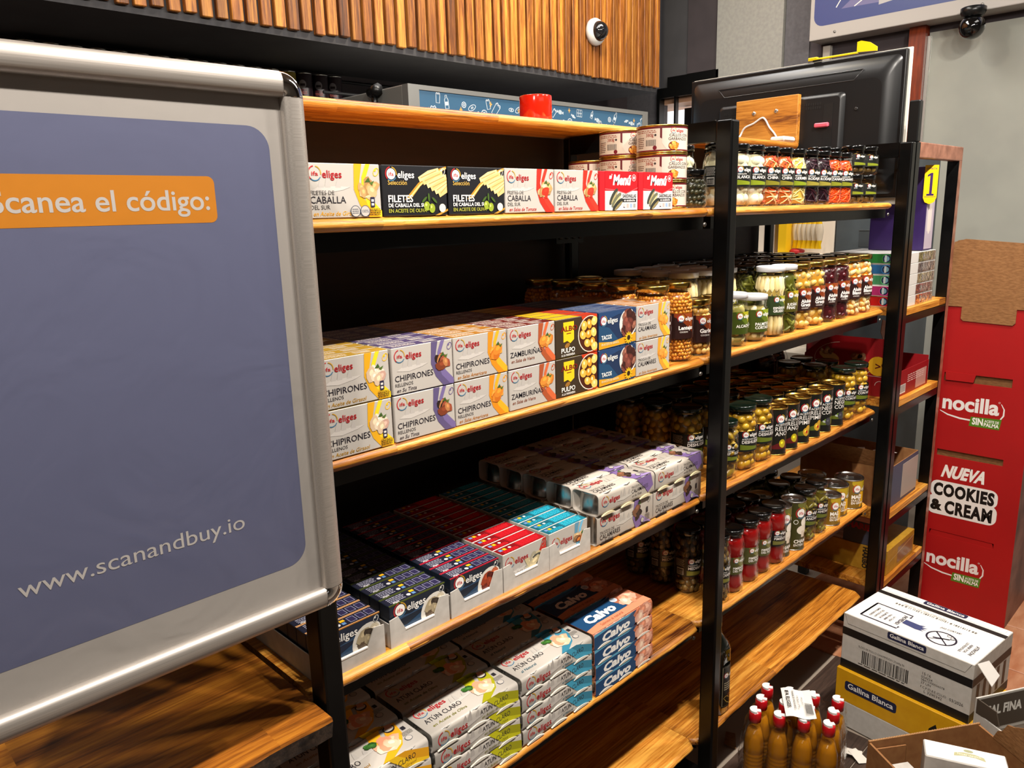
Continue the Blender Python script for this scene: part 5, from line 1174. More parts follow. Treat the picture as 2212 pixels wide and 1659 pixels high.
for j in range(2):
    for i, x in enumerate((2.288, 2.375)): jar('olivebone', 'olive_jar', x, .130+.083*j, 2, 'olive jar behind the two at the right end of board three', 'olive jars behind the right end pair')
for i, (x, y) in enumerate(((2.29, .30), (2.38, .31), (2.33, .37))): jar('tallolive', 'tall_jar', x, y, 2, 'tall dark jar with a gold lid at the back of board three', 'tall dark jars at the back')
# board 4, right bay
jar('mussel', 'pepper_jar', 1.588, .043, 3, 'brown pepper jar just right of the middle post on board four')
for key, nm_, x, lb in (('piquillo', 'pepper_jar', 1.654, 'red piquillo pepper jar next to the brown jar'), ('piquillo', 'pepper_jar', 1.733, 'red piquillo pepper jar, middle of the three'), ('piquillo', 'pepper_jar', 1.800, 'red piquillo pepper jar next to the large red pepper jar'), ('pimiento', 'pepper_jar', 1.877, 'bright red pepper jar with a black label next to the mushroom tins'), ('gherkin', 'gherkin_jar', 2.070, 'gherkin jar next to the mushroom tin'), ('gherkin', 'gherkin_jar', 2.145, 'gherkin jar next to the corn tins')): jar(key, nm_, x, .042, 3, lb)
tin('champ', 'mushroom_tin', (1.930, .052, ZT[3]), 'olive mushroom tin half behind the red pepper jar'); tin('champ', 'mushroom_tin', (1.998, .042, ZT[3]), 'olive mushroom tin next to the gherkin jar')
tin('corn', 'corn_tin', (2.236, .042, ZT[3]), 'small yellow corn tin next to the gherkin jar'); tin('cornbig', 'corn_tin', (2.322, .062, ZT[3]), 'large yellow corn tin behind the small one'); tin('cornbig', 'corn_tin', (2.415, .052, ZT[3]), 'large yellow corn tin at the right end of board four')
tin('cornbig', 'corn_tin', (2.27, .15, ZT[3]), 'large corn tin in the second row'); tin('cornbig', 'corn_tin', (2.365, .152, ZT[3]), 'large corn tin in the rear at the right end')
for j in range(3):
    for i, (key, nm_, x) in enumerate((('mussel', 'pepper_jar', 1.575), ('piquillo', 'pepper_jar', 1.65), ('piquillo', 'pepper_jar', 1.725), ('piquillo', 'pepper_jar', 1.80), ('pimiento', 'pepper_jar', 1.878), ('gherkin', 'gherkin_jar', 2.06), ('gherkin', 'gherkin_jar', 2.138))):
        if j == 2 and i > 4: continue
        jar(key, nm_, x, .118+.077*j, 3, {'mussel': 'brown pepper', 'piquillo': 'piquillo pepper', 'pimiento': 'red pepper', 'gherkin': 'gherkin'}[key]+' jar in the dark rows behind the front one', {'mussel': 'brown pepper', 'piquillo': 'piquillo pepper', 'pimiento': 'red pepper', 'gherkin': 'gherkin'}[key]+' jars in the rear rows of board four')
for j in range(2): tin('champ', 'mushroom_tin', (1.968, .126+.072*j, ZT[3]), 'mushroom tin in the dark row behind the front two', 'mushroom tins in the rear row')
# board 5: one tall oil bottle
t = thing('oil_bottle', 'tall dark olive oil bottle on the lowest board beside the middle post', 'bottle', (1.600, .043, ZT[4]+.0004))
M_dkglass = pm('#0a0d08', .06, 0, .8)
s_ = .033
vs = []; prof = [(.029, 0), (.033, .003), (.033, .178), (.030, .192), (.022, .206), (.0145, .216), (.0125, .226), (.0120, .258)]; fs = []; n = 24
for r, z in prof:
    sq = max(0, min(1, (.206-z)/.03))
    for i in range(n):
        a = 2*PI*i/n; k = 1/max(abs(math.cos(a)), abs(math.sin(a))); k = 1+(min(k, 1.16)-1)*sq*.7; vs.append((r*k*math.cos(a), r*k*math.sin(a), z))
for k in range(len(prof)-1):
    for i in range(n): j = (i+1) % n; fs.append((k*n+i, k*n+j, (k+1)*n+j, (k+1)*n+i))
fs.append(tuple(range(n-1, -1, -1))); MB().add(vs, fs, M_dkglass, True).build('bottle', t)
MB().lathe([(.0138, .248), (.0138, .277), (.012, .279)], 20, BLACK, cap1=True).lathe([(.0134, .236), (.0134, .248)], 20, pm('#b89a5a', .4)).build('cap', t)
P = Print(); P.rect(-22, 12, 44, 118, '#14140e', 0, 10); P.line([(-19, 16), (19, 16), (19, 126), (-19, 126)], 1, '#b8ac8c', 1, True); logo(P, -15, 98, 8, True, 1); P.small(-14, 80, 28, 4, 6, '#b8ac8c', 1); P.ring(6, 42, 6, 1.6, '#b86a2c', 1); P.line([(-12, 36), (-4, 26), (4, 22), (10, 16)], 1.4, '#c8a44a', 1); P.ring(-6, 34, 10, 1.2, '#c8a44a', 1, 20, 160)
P.slab().build('printed_label', t, on_cyl(.0372, .01), .4)
# ---------------------------------------------------------------- on the upper shelf and behind
t = thing('candle_jar', 'glossy red cylinder standing on the upper wooden shelf before the blue header', 'can', (1.318, .375, 1.6955))
MB().lathe([(.035, 0), (.0365, .002), (.0365, .055), (.0355, .0575), (.034, .058), (.0335, .056), (.004, .0555)], 32, pm('#c8200c', .12, 0, .7), cap0=True, cap1=True).build('body', t)
tv = thing('television', 'black television seen from behind above the right half of the rack', 'television', (2.585, 0, 0))
Y0, Y1, Z0, Z1 = .035, .782, 1.515, 1.952
o = MB().box(0, .022, Y0, Y1, Z0, Z1, pm('#0d0d0e', .35)).build('frame', tv); bevel(o, .004)
def rr(y0, y1, z0, z1, r, k=6):
    p = []
    for cy, cz, a0 in ((y1-r, z0+r, -90), (y1-r, z1-r, 0), (y0+r, z1-r, 90), (y0+r, z0+r, 180)):
        for i in range(k+1): a = math.radians(a0+90*i/k); p.append((cy+r*math.cos(a), cz+r*math.sin(a)))
    return p
def loft(levels, m, parent, name):
    vs = []; fs = []; K = len(levels[0][1])
    for x, l in levels: vs += [(x, y, z) for y, z in l]
    for i in range(len(levels)-1):
        for k in range(K): fs.append((i*K+k, i*K+(k+1) % K, (i+1)*K+(k+1) % K, (i+1)*K+k))
    fs.append(tuple((len(levels)-1)*K+k for k in range(K)))
    mb = MB(); mb.add(vs, fs, m, True); mb.fs[-1] = False; return fixn(mb.build(name, parent))
M_tv = pm('#121213', .36)
lv_ = []
for q, x in ((0, 0), (.1, -.008), (.35, -.019), (.65, -.026), (1, -.029)): lv_.append((x, rr(Y0+.012+.045*q, Y1-.012-.045*q, Z0+.012+.05*q, Z1-.014-.062*q, .018+.012*q)))
loft(lv_, M_tv, tv, 'back_shell')
loft([(-.0285, rr(.20, .645, 1.53, 1.846, .014)), (-.040, rr(.205, .64, 1.53, 1.842, .014)), (-.044, rr(.212, .632, 1.53, 1.834, .012))], pm('#141415', .4), tv, 'connector_panel')
mb = MB(); mb.tube([(-.0265, .655, 1.905), (-.0265, .152, 1.905), (-.0285, .178, 1.876), (-.0285, .628, 1.876), (-.0265, .655, 1.905)], .0016, 6, pm('#2c2c2e', .3)); mb.build('ridge', tv)
mb = MB(); mb.box(-.0452, -.044, .232, .262, 1.56, 1.815, pm('#060606', .5)); mb.build('port_recess', tv)
vm = MB()
for y0, y1 in ((.272, .345), (.57, .625)):
    k = int((y1-y0)/.0075)
    for i in range(k):
        for r_ in range(2): vm.box(-.0447, -.044, y0+i*.0075, y0+i*.0075+.004, 1.813-.012*r_, 1.821-.012*r_, pm('#050505', .6))
v_ = vm.build('vent_slots', tv); v_['kind'] = 'stuff'
for y, z in ((.165, 1.79), (.66, 1.80)): MB().lathe([(.005, 0), (.005, .003), (.002, .002)], 10, pm('#2a2a2a', .3), cap1=True).build('screw', tv, (-.0285, y, z), (0, -PI/2, 0))
MB().box(-.004, 0.0, .30, .325, 1.9525, 1.958, BLACK).build('top_clip', tv)
o = MB().box(-.066, -.0445, .338, .560, 1.697, 1.852, M_plate).build('mount_plate', tv); bevel(o, .002); o['label'] = 'orange wooden mounting plate screwed to the back'
for y in (.492, .412): MB().lathe([(.007, 0), (.0065, .003), (.003, .0045)], 12, pm('#d0ccc4', .25, .9), cap1=True).build('plate_bolt', tv, (-.066, y, 1.807), (0, -PI/2, 0))
o = MB().rbox(-.058, -.0455, .240, .286, 1.742, 1.756, .003, pm('#d85a6c', .4)).build('usb_stick', tv); o['label'] = 'pink stick plugged into the side port'
bd = MB().box(.024, .034, Y0-.005, Y1+.003, Z0-.02, Z1+.005, pm('#ddd8cc', .6)).build('poster_board'); tag(bd, 'white board fixed over the front of the television, its edge showing at the right', 'board'); bd.location = (2.585, 0, 0)
t = thing('price_rail', 'bright yellow plastic rail with an upright tab on top of the television', 'price rail', (2.592, 0, 1.9585))
Yl = pm('#e8c40c', .35)
o = MB().box(-.004, .006, .185, .345, 0, .006, Yl).box(-.004, .010, .315, .345, .002, .010, Yl).build('rail', t); bevel(o, .0015)
MB().prism([(.188, .004), (.188, .034), (.176, .036), (.150, .028), (.128, .012), (.128, .0)], -.004, .004, lambda x, y, q: (q, x, y), Yl).build('tab', t)
t = thing('power_adapter', 'flat white power adapter lying on the upper shelf under the wooden plate', 'adapter', (2.36, .30, 1.6955))
o = MB().rbox(0, .075, 0, .05, 0, .016, .005, pm('#d8d5d0', .35)).build('case', t)
t = thing('white_cable', 'white cable looping over the wooden plate behind the television', 'cable', (2.518, 0, 0))
def spline(p, n=6):
    out = []
    for i in range(len(p)-1):
        p0 = Vector(p[max(i-1, 0)]); p1 = Vector(p[i]); p2 = Vector(p[i+1]); p3 = Vector(p[min(i+2, len(p)-1)])
        for k in range(n):
            u = k/n; out.append(.5*((2*p1)+(p2-p0)*u+(2*p0-5*p1+4*p2-p3)*u*u+(3*p1-p0-3*p2+p3)*u**3))
    return out+[Vector(p[-1])]
MB().tube(spline([(-.07, .535, 1.699), (-.012, .536, 1.735), (-.006, .522, 1.762), (-.005, .49, 1.774), (-.004, .462, 1.789), (-.004, .448, 1.783), (-.004, .432, 1.757), (-.006, .412, 1.735), (-.01, .396, 1.712), (-.06, .36, 1.699), (-.09, .345, 1.7)]), .0032, 8, pm('#dcd8d2', .4)).build('cable', t)

# ---------------------------------------------------------------- goods on the end rack
def d_gumfront(c):
    def f():
        P = Print(); P.rect(104, 2, 60, 29, c, .5); P.rect(164, 2, 92, 29, '#c8b8ac', .5); P.small(120, 28, 120, 6, 4.6, tint(c, 1.5), .6, 9); P.disc(150, 17, 11, '#d8d8d4', .7); P.text('Orbit', 165, 9, 14, '#ece8e2', .8, .02, .2); return P
    return f
for i, (c, f_, nm_) in enumerate((('#b01018', '#b02018', 'red'), ('#a82868', '#8c4450', 'magenta'), ('#3c8a5c', '#b8a888', 'pale green'), ('#1c5a8c', '#6c7078', 'blue'), ('#1f6a2c', '#8a8a58', 'dark green'))):
    x = 2.546+R.uniform(-.004, .004); t = thing('gum_box', nm_+' sided chewing gum display box in the stack on the end rack', 'box', (x, -.025, ZE[0]+.0337*i+.0003), 0, 'chewing gum boxes in the end rack stack')
    MB().rbox(0, .262, 0, .24, 0, .033, .001, pm('#d6d4d0', .4, 0, .3)).build('box', t)
    P = Print(); P.rect(10, 2, 210, 29, c, .5); P.disc(60, 16.5, 14.5, tint(c, 1.7), .6); P.disc(60, 16.5, 13, '#1c2a50', .7); P.disc(60, 16.5, 8, '#7cb4c8', .8); P.rect(60, 6, 6, 21, '#d8e4e8', .9); P.small(140, 25, 60, 4, 5, tint(c, 1.6), .7)
    P.build('printed_side', t, lambda u, v, o: (-o, u, v), .35, .3)
    d_gumfront(f_)().build('printed_front', t, on_front(0, 0, 0), .35, .4)
    o = MB().box(.10, .2625, -.0015, -.0008, .001, .032, M_shrink).build('wrap', t)
t = thing('purple_display', 'tall purple card display with a yellow price tag on the end rack', 'display', (2.70, -.018, ZE[0]+.1700))
PU = pm('#2e1a52', .4)
MB().rbox(0, .085, 0, .17, 0, .262, .001, PU).build('card_box', t)
MB().box(.0, .085, .1, .17, .262, .31, pm('#a8a4b4', .5)).build('header', t)
P = Print(); P.rect(6, 4, 74, 250, '#b8aab8', .5); P.poly([(20, 170), (60, 170), (60, 60), (20, 60)], '#cfc4c4', .6); P.disc(40, 110, 18, '#ded2cc', .7, 16, 60); P.small(20, 190, 40, 3, 8, '#3a2a58', .8); P.build('printed_front', t, on_front(0, 0, 0), .4)
P = Print(); P.poly([(0, 120), (26, 120), (26, 20), (22, 6), (13, 0), (4, 6), (0, 20)], '#e8bc10', 0); P.poly([(11, 32), (16, 32), (16, 96), (12, 96), (11, 92)], '#3a2458', 1); P.poly([(6, 84), (11, 88), (12, 96), (6, 90)], '#3a2458', 1); P.rect(6, 26, 14, 6, '#3a2458', 1); P.text('OFERTA', 13, 106, 6, '#3a2458', 1, .01, align='C', width=20); P.rect(2, 22, 22, 1.2, '#3a2458', 1)
tgm = lambda x, v, o: (-.014+.038*x/.026-o*.6, .008-.028*x/.026-o*.8, .145+v)
tg = P.build('price_tag', t, tgm, .4)
for z in (.10, .0, .20): MB().prism([(0, .0), (.03, .03), (.04, .075), (.02, .06), (0, .045)], 0, .002, lambda x, y, q: (.085+x, .02+q, z-.03+y), pm('#3a3048', .5)).prism([(.03, .03), (.05, .035), (.06, .08), (.04, .075)], 0, .002, lambda x, y, q: (.085+x, .024+q, z-.03+y), pm('#d8cfc8', .5)).build('side_flap', t)
t = thing('white_carton', 'plain white folded carton on the end rack behind the gum boxes', 'box', (2.815, .05, ZE[0]+.0005))
MB().rbox(0, .09, 0, .2, 0, .15, .002, M_whitecard).build('box', t); MB().prism([(0, .15), (.08, .15), (.07, .205), (.01, .205)], 0, .002, lambda x, y, q: (x, q, y), M_whitecard).build('flap', t)
# red carton
t = thing('red_carton', 'red snack carton with a yellow round flash, lid raised, on the end rack', 'box', (2.552, -.022, ZE[1]+.0004))
RD = pm('#8c0c14', .45)
mb = MB(); mb.box(0, .30, .0, .002, 0, .085, RD).box(0, .002, .002, .30, 0, .085, RD).box(.298, .30, .002, .30, 0, .1, RD).box(0, .30, .30, .302, 0, .17, RD).box(.002, .298, .002, .30, 0, .003, RD); mb.build('tray', t)
mb = MB(); mb.prism([(0, .085), (.30, .085), (.30, .12), (.22, .19), (.0, .19)], 0, .002, lambda x, y, q: (-q, .02+x*.95, y), RD); mb.build('side_panel', t)
MB().prism([(.0, .0), (.10, .03), (.10, .14), (.05, .16), (0, .12)], 0, .002, lambda x, y, q: (.12+x, .06+y*.35+q, .085+y*.9), M_whitecard).build('lid', t)
P = Print(); P.ring(120, 110, 100, 1.6, '#c8b8a8', .5, 100, 330, 24, 60); P.disc(70, 118, 36, '#caa870', .6, 12, 16, -.3); P.food(60, 134, 30, 14, ['#8a6a4a', '#b89a7a', '#6a4a30'], 9, 3); P.food(170, 124, 36, 16, ['#7a4a3a', '#a87a5a', '#2a1c16'], 10, 4); P.disc(230, 100, 32, '#d8a01c', 3, 20); P.text('>9', 222, 88, 24, '#5a1010', 4, .02, width=34); P.small(60, 84, 130, 2, 9, '#d8c0b0', 2); P.line([(0, 66), (290, 66)], 1.4, '#c8a8a0', 1); P.ring(240, 36, 16, 1.4, '#d8c0b8', 1, 0, 180); P.rect(90, 14, 28, 26, '#c8c0b8', 1)
P.build('printed_side', t, lambda u, v, o: (-.002-o, .29-u/1.0, v), .4)
P = Print(); P.rect(20, 8, 66, 30, '#dcd6d0', 1); P.barcode(22, 12, 60, 24, '#1c1818', 1.3); P.small(100, 60, 160, 4, 7, '#d8b8b0', 1); P.rect(180, 5, 100, 60, '#b88a80', .8); P.build('printed_front', t, on_front(0, 0, 0), .4)
# brown open box with white sachets
t = thing('open_carton', 'open brown cardboard box of white sachets on the end rack', 'box', (2.56, -.022, ZE[2]+.0005))
mb = MB(); K_ = M_kraft_d; mb.box(0, .27, 0, .003, 0, .145, K_, front=pm('#444a60', .5)).box(0, .003, .003, .30, 0, .145, K_).box(.267, .27, .003, .30, 0, .145, K_).box(0, .27, .30, .303, 0, .145, K_).box(.003, .267, .003, .30, 0, .003, K_); mb.build('box', t)
MB().prism([(0, 0), (.30, 0), (.29, .06), (.01, .06)], 0, .003, lambda x, y, q: (-.002-y*.45+q, x, .145+y), M_kraft).prism([(0, 0), (.27, 0), (.25, .07), (.02, .07)], 0, .003, lambda x, y, q: (x, .30+y*.2+q, .145+y), M_kraft).build('flap', t)
mb = MB(); mb.box(.12, .268, -.0012, -.0004, .01, .13, pm('#a89a90', .4)); mb.build('printed_front', t)
for i in range(10):
    s2 = thing('sachet', 'white paper sachet in the open brown box on the end rack', 'sachet', (2.60+R.uniform(0, .19), .02+R.uniform(0, .2), ZE[2]+.125), R.uniform(0, 3), 'white sachets in the brown box')
    mb = MB(); n = 6; vs = [(-.03+.06*i2/n, y, .004*math.sin(i2*1.3+y*90)+R.uniform(0, .006)+.012*(i % 3)) for i2 in range(n+1) for y in (-.012, .012)]
    mb.add(vs, [(2*k, 2*k+2, 2*k+3, 2*k+1) for k in range(n)], pm('#e6e0d8', .5)); o = mb.build('paper', s2); sd_ = o.modifiers.new('thick', 'SOLIDIFY'); sd_.thickness = .0012
# yellow sweet cartons
t = thing('sweet_carton', 'yellow cardboard carton with a printed white lid at the foot of the end rack', 'box', (2.585, -.028, ZE[3]+.0005))
YL = noisy('yellow_card', '#a87c1c', '#b88a28', 40, .45, 0, .04)
MB().rbox(0, .26, 0, .30, 0, .090, .001, YL).build('box', t)
P = Print(); P.poly([(10, 90), (250, 90), (250, 290), (10, 290)], '#d8d4ce', .5); P.poly([(30, 110), (220, 110), (220, 230), (30, 230)], '#a8a09a', .6); P.rect(60, 120, 10, 160, '#c8c2bc', .7); P.rect(90, 120, 10, 160, '#c8c2bc', .7); P.build('printed_top', t, lambda x, v, o: (x, v, .090+o), .4)
P = Print(); P.rect(100, 12, 150, 60, '#8a6a40', .5); P.line([(0, 40), (260, 70)], 3, '#c8a868', .6); P.build('printed_front', t, on_front(0, 0, 0), .3, .3)
P = Print(); P.text('HARIBO', 70, 84, 16, '#14181c', 1, .05, rot=-PI/2, width=78); P.rect(0, 0, 0.1, 0.1, '#14181c', 1); P.build('printed_side', t, lambda u, v, o: (-o, .15-u, v), .4)
t = thing('sweet_carton', 'blue grey sweet carton with a pink lid and red lettering standing on the yellow one', 'box', (2.588, .0, ZE[3]+.0909))
MB().rbox(0, .034, 0, .125, 0, .082, .001, pm('#3c4050', .5)).build('box', t); MB().rbox(-.003, .036, -.003, .128, .082, .100, .001, pm('#c8948c', .5)).build('lid', t)
P = Print(); P.text('HARIBO', 8, 54, 22, '#9a1420', 1, .05, width=106); P.build('printed_side', t, lambda u, v, o: (-o-.0003, .12-u, v), .4)
t = thing('black_bracket', 'short black plastic block standing on the corner post right of the television', 'bracket', (2.508, -.038, 1.6724))
o = MB().rbox(0, .028, 0, .03, 0, .118, .003, BLACK).build('block', t)
# ---------------------------------------------------------------- shop fittings seen through the frame
t = thing('snack_stand', 'white and yellow snack stand seen through the right frame of the rack', 'stand', (3.2, 0, 0))
MB().box(0, .02, .48, .90, .9, 1.9, pm('#dcd4c8', .6)).box(-.16, 0, .48, .90, 1.285, 1.30, pm('#d8d0c4', .5)).build('back_panel', t)
MB().box(-.10, -.002, .69, .74, 1.30, 1.6, pm('#b8aaa0', .6)).build('side_panel', t); MB().box(-.12, -.002, .630, .664, 1.30, 1.6, pm('#e8bc08', .5)).build('yellow_panel', t)
MB().box(-.16, 0, .48, .90, 0, .9, pm('#c8c0b4', .6)).build('base', t)
for i in range(6):
    b = thing('snack_bag', 'yellow and white snack bag hanging %s in the row on the stand' % ('first', 'second', 'third', 'fourth', 'fifth', 'sixth')[i], 'bag', (3.13-.008*i, .612-.0235*i, 1.325), 0, 'yellow snack bags on the stand')
    vs = []; fs = []; n = 10; m_ = 9
    for k in range(n+1):
        z = .165*k/n; hw = .0125*(1-.75*max(0, (k/n-.55)/.45)); dp = .011*pw(math.sin(PI*min(max(k/n, .04), .96)), .6)
        for q in range(m_): a = 2*PI*q/m_; vs.append((dp*math.cos(a)-.0, hw*math.sin(a)+.004*math.sin(z*60+q), z+.03*hw))
    for k in range(n):
        for q in range(m_): fs.append((k*m_+q, k*m_+(q+1) % m_, (k+1)*m_+(q+1) % m_, (k+1)*m_+q))
    mb = MB(); mb.add(vs, fs, [pm('#e8bc08', .35, 0, .3) if (k < 2 or k > 5) else pm('#dccfb8', .4, 0, .3) for k in range(n) for q in range(m_)], True); mb.build('pouch', b)
b = thing('bunting', 'red and white crumpled paper at the foot of the yellow bags', 'paper', (3.15, .66, 1.3005)); mb = MB(); mb.ell((0, 0, .014), (.03, .05, .014), pm('#d8c0b4', .6)); mb.ell((-.01, -.05, .012), (.03, .035, .012), pm('#b01420', .5)); mb.build('paper', b)
t = thing('slate_cabinet', 'slate grey cabinet side with a long slot seen through the rack', 'cabinet', (3.2, .18, 0))
MB().box(0, .25, 0, .294, .0, 1.70, noisy('slate_paint', '#3c444a', '#434b50', 12, .5)).build('body', t); MB().box(-.003, -.0002, .06, .20, 1.394, 1.398, pm('#6c7478', .3, .6)).box(-.001, -.0003, .06, .20, 1.33, 1.394, pm('#363c40', .5)).build('slot_cover', t)

# ---------------------------------------------------------------- red floor display
t = thing('floor_display', 'tall red cardboard floor display with white lettering and a brown board header', 'display', (2.972, 0, 0))
RED = noisy('red_card', '#9c0407', '#a40609', 6, .5, 0, 0)
TY0, TY1 = -.312, .004
def fr(pts, m, a=0, b=.004): return MB().prism(pts, a, b, lambda x, y, q: (q, TY1-x/1000, y/1000), m)
# face cut into panels around three slots and a fourth with its flap
W2 = 316
mb = MB(); mp_ = lambda x, y, q: (q, TY1-x/1000, y/1000)
slots = [(40, 256, 880, 912, 862, 896), (48, 256, 596, 634, 592, 622), (40, 246, 288, 312, 280, 306)]
ys = [0]
hs = [(0, 290), (310, 598), (622, 876), (906, 1141)]
for a_, b_ in hs: mb.prism([(0, a_), (W2, a_), (W2, b_), (0, b_)], 0, .004, mp_, RED)
for a_, b_ in ((290, 310), (598, 622), (876, 906)):
    for x0, x1 in ((0, 45), (255, W2)): mb.prism([(x0, a_), (x1, a_), (x1, b_), (x0, b_)], 0, .004, mp_, RED)
mb.build('front_panel', t)
MB().box(.012, .015, TY0+.03, TY1-.03, .58, .92, M_kraft).build('inner_liner', t)
MB().prism([(45, 290), (255, 290), (250, 308), (50, 308)], .001, .004, mp_, RED).build('slot_flap', t)
MB().prism([(52, 880), (140, 880), (146, 908), (50, 912)], -.006, -.003, mp_, RED).build('slot_flap', t)
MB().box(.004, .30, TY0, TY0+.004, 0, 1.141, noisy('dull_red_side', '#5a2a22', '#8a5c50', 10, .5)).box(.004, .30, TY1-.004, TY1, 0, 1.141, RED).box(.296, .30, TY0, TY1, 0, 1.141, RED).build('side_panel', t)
MB().prism([(14, 1100), (36, 1362), (70, 1372), (250, 1358), (W2-10, 1345), (W2-10, 1100)], .0045, .010, mp_, M_kraft).build('header_back', t)
hd = MB().prism([(0, 1142), (80, 1142), (80, 1100), (88, 1093), (236, 1088), (244, 1096), (244, 1142), (W2, 1142), (300, 1352), (80, 1372), (50, 1368), (34, 1350)], -.004, -.0005, mp_, M_kraft).build('header_card', t)
def nocilla(P, x, y, k):
    P.text('nocilla', x, y, 52*k, '#e6e0dc', 1, .034, width=178*k, res=4)
    P.line([(x-6*k, y-10*k), (x+20*k, y-22*k), (x+60*k, y-30*k), (x+102*k, y-32*k)], [2.5*k, 5*k, 6*k, 5*k], '#e6e0dc', 1)
    P.line([(x+182*k, y+40*k), (x+192*k, y+22*k), (x+192*k, y), (x+184*k, y-14*k)], [2*k, 4*k, 5*k, 4*k], '#e6e0dc', 1); P.ring(x+176*k, y+44*k, 3*k, .8*k, '#e6e0dc', 1)
    P.poly([(x+94*k, y-18*k), (x+188*k, y-14*k), (x+184*k, y-52*k), (x+90*k, y-52*k)], '#4f7c1e', 2)
    P.text('SIN', x+99*k, y-44*k, 24*k, '#f0ece4', 3, .035, width=34*k); P.text('ACEITE DE', x+137*k, y-31*k, 9*k, '#f0ece4', 3, .02, width=44*k); P.text('PALMA', x+136*k, y-46*k, 13*k, '#f0ece4', 3, .03, width=46*k)
P = Print(); nocilla(P, 48, 776, 1.0); nocilla(P, 44, 180, .98)
P.text('NUEVA', 66, 522, 44, '#ece6e0', 1, .05, .25, width=140, res=4)
for x, y, w_, h_, q in ((36, 438, 216, 66, 24), (28, 374, 226, 74, 26)): P.rrect(x, y, w_, h_, q, '#e6e0da', .6+.1*(q > 24))
P.text('COOKIES', 46, 450, 44, '#120e0c', 2, .055, .0, width=196, res=3, sp=1.12); P.text('&', 40, 392, 38, '#120e0c', 2, .06, .0, width=40, res=3); P.text('CREAM', 88, 386, 46, '#120e0c', 2, .05, .0, width=152, res=3, sp=1.12)
P.build('printed_front', t, lambda x, v, o: (-o, TY1-x, v), .4)

# ---------------------------------------------------------------- stock boxes on the floor
ang = math.radians(-97.0)          # local x runs along the long side, local y away from the camera
def lcl(name, label, cat, loc, rz, group=None): return thing(name, label, cat, loc, rz, group)
GB = lambda P, x, y, w_: (P.rrect(x, y, w_, w_*.2, w_*.05, '#1c2142', 1), P.text('Gallina Blanca', x+w_/2, y+w_*.06, w_*.11, '#f2eee8', 2, .02, align='C', width=w_*.88))
t = lcl('stock_box', 'yellow and white stock carton with a blue name plate, at the bottom of the stack', 'box', (2.074, -.082, 0), ang)
MB().rbox(0, .372, 0, .245, 0, .078, .0015, M_greycard).rbox(0, .372, 0, .245, .0781, .1775, .0015, noisy('yellow_box_card', '#d69a08', '#dda30e', 30, .5)).build('box', t)
P = Print(); GB(P, 28, 116, 150); P.poly([(262, 96), (280, 100), (290, 118), (282, 142), (266, 122)], '#14120e', 1); P.disc(305, 118, 6, '#14120e', 1); P.poly([(311, 116), (320, 120), (316, 110)], '#14120e', 1); [P.line([(320+7*i, 112), (325+7*i, 120), (321+7*i, 128)], 2, '#14120e', 1) for i in range(4)]; P.text('17', 298, 88, 16, '#14120e', 1, .02)
P.build('printed_side', t, on_front(0, 0, 0), .5)
t = lcl('stock_box', 'white stock carton with black bands and a warning glove printed on its lid', 'box', (2.085, -.087, .1782), ang)
MB().rbox(0, .350, 0, .245, 0, .170, .0015, M_greycard, top=pm('#efe9e2', .55)).build('box', t)
P = Print(); P.rect(0, 0, 350, 26, '#121010', .5); P.rect(0, 104, 350, 24, '#121010', .5); P.barcode(62, 36, 130, 40, '#1c1a18', 1); P.text('SLDES-SB POLLO CHAMPIÑÓN 27x60g E6', 50, 82, 6, '#4a4640', 1, 0, width=130); P.small(52, 31, 140, 1, 6, '#3a3632', 1)
P.text('15:16', 228, 84, 8, '#3a3632', 1); P.text('024224', 226, 74, 7, '#3a3632', 1); P.text('08410300056078', 226, 66, 6, '#3a3632', 1, 0, width=60); P.text('27 UN', 226, 57, 7, '#3a3632', 1); P.text('F.C.P.ID.B.E./CLUO', 226, 44, 7, '#3a3632', 1, 0, width=66); P.text('03/2026', 300, 42, 9, '#2a2622', 1, 0, width=34); P.text('L 3290342', 236, 33, 8, '#3a3632', 1)
P.line([(4, 168), (14, 140), (330, 140), (344, 168)], 1.1, '#5a544c', 1); GB(P, 128, 146, 104)
P.build('printed_side', t, on_front(0, 0, 0), .5)
P = Print()
NV = '#1c1c30'
P.line([(36, 60), (36, 124), (138, 124), (138, 106)], 5.5, NV, 1); P.line([(36, 62), (36, 26), (138, 26), (138, 40)], 5.5, NV, 1); P.line([(36, 124), (36, 26)], 5.5, NV, 1)
for i, (s_, z_) in enumerate((('ROMPER LA LENGÜETA', 7), ('DE LA SOLAPA', 7), ('SUPERIOR', 7), ('PARA ABRIR', 7), ('LA CAJA', 7))): P.text(s_, 52+i*13, 100-4*i, 6, '#2a2838', 1, .02, rot=-PI/2, width=60-6*i)
P.text('¡NOVEDAD!', 122, 112, 10, NV, 1, .04, rot=-PI/2, width=66)
P.poly([(134, 92), (172, 90), (186, 96), (180, 84), (196, 86), (184, 76), (197, 76), (184, 68), (194, 64), (172, 60), (134, 66)], '#3c4470', 2)
P.ring(240, 66, 38, 5, NV, 1, n=28); P.line([(216, 92), (264, 40)], 4, NV, 1); P.line([(215, 42), (268, 84)], 3, NV, 1); P.line([(222, 56), (258, 74)], 6, NV, 1); P.ring(250, 92, 6, 1.6, NV, 1); P.ring(262, 84, 6, 1.6, NV, 1)
P.text('¡NO CORTAR!', 214, 118, 9, NV, 1, .02, rot=.1, width=52); P.text('¡ATENCIÓN!', 318, 96, 9, NV, 1, .03, rot=-PI/2, width=60); P.text('ABRIR POR', 304, 94, 7, NV, 1, .02, rot=-PI/2, width=54); P.text('LOS FRONTALES', 293, 96, 7, NV, 1, .02, rot=-PI/2, width=60)
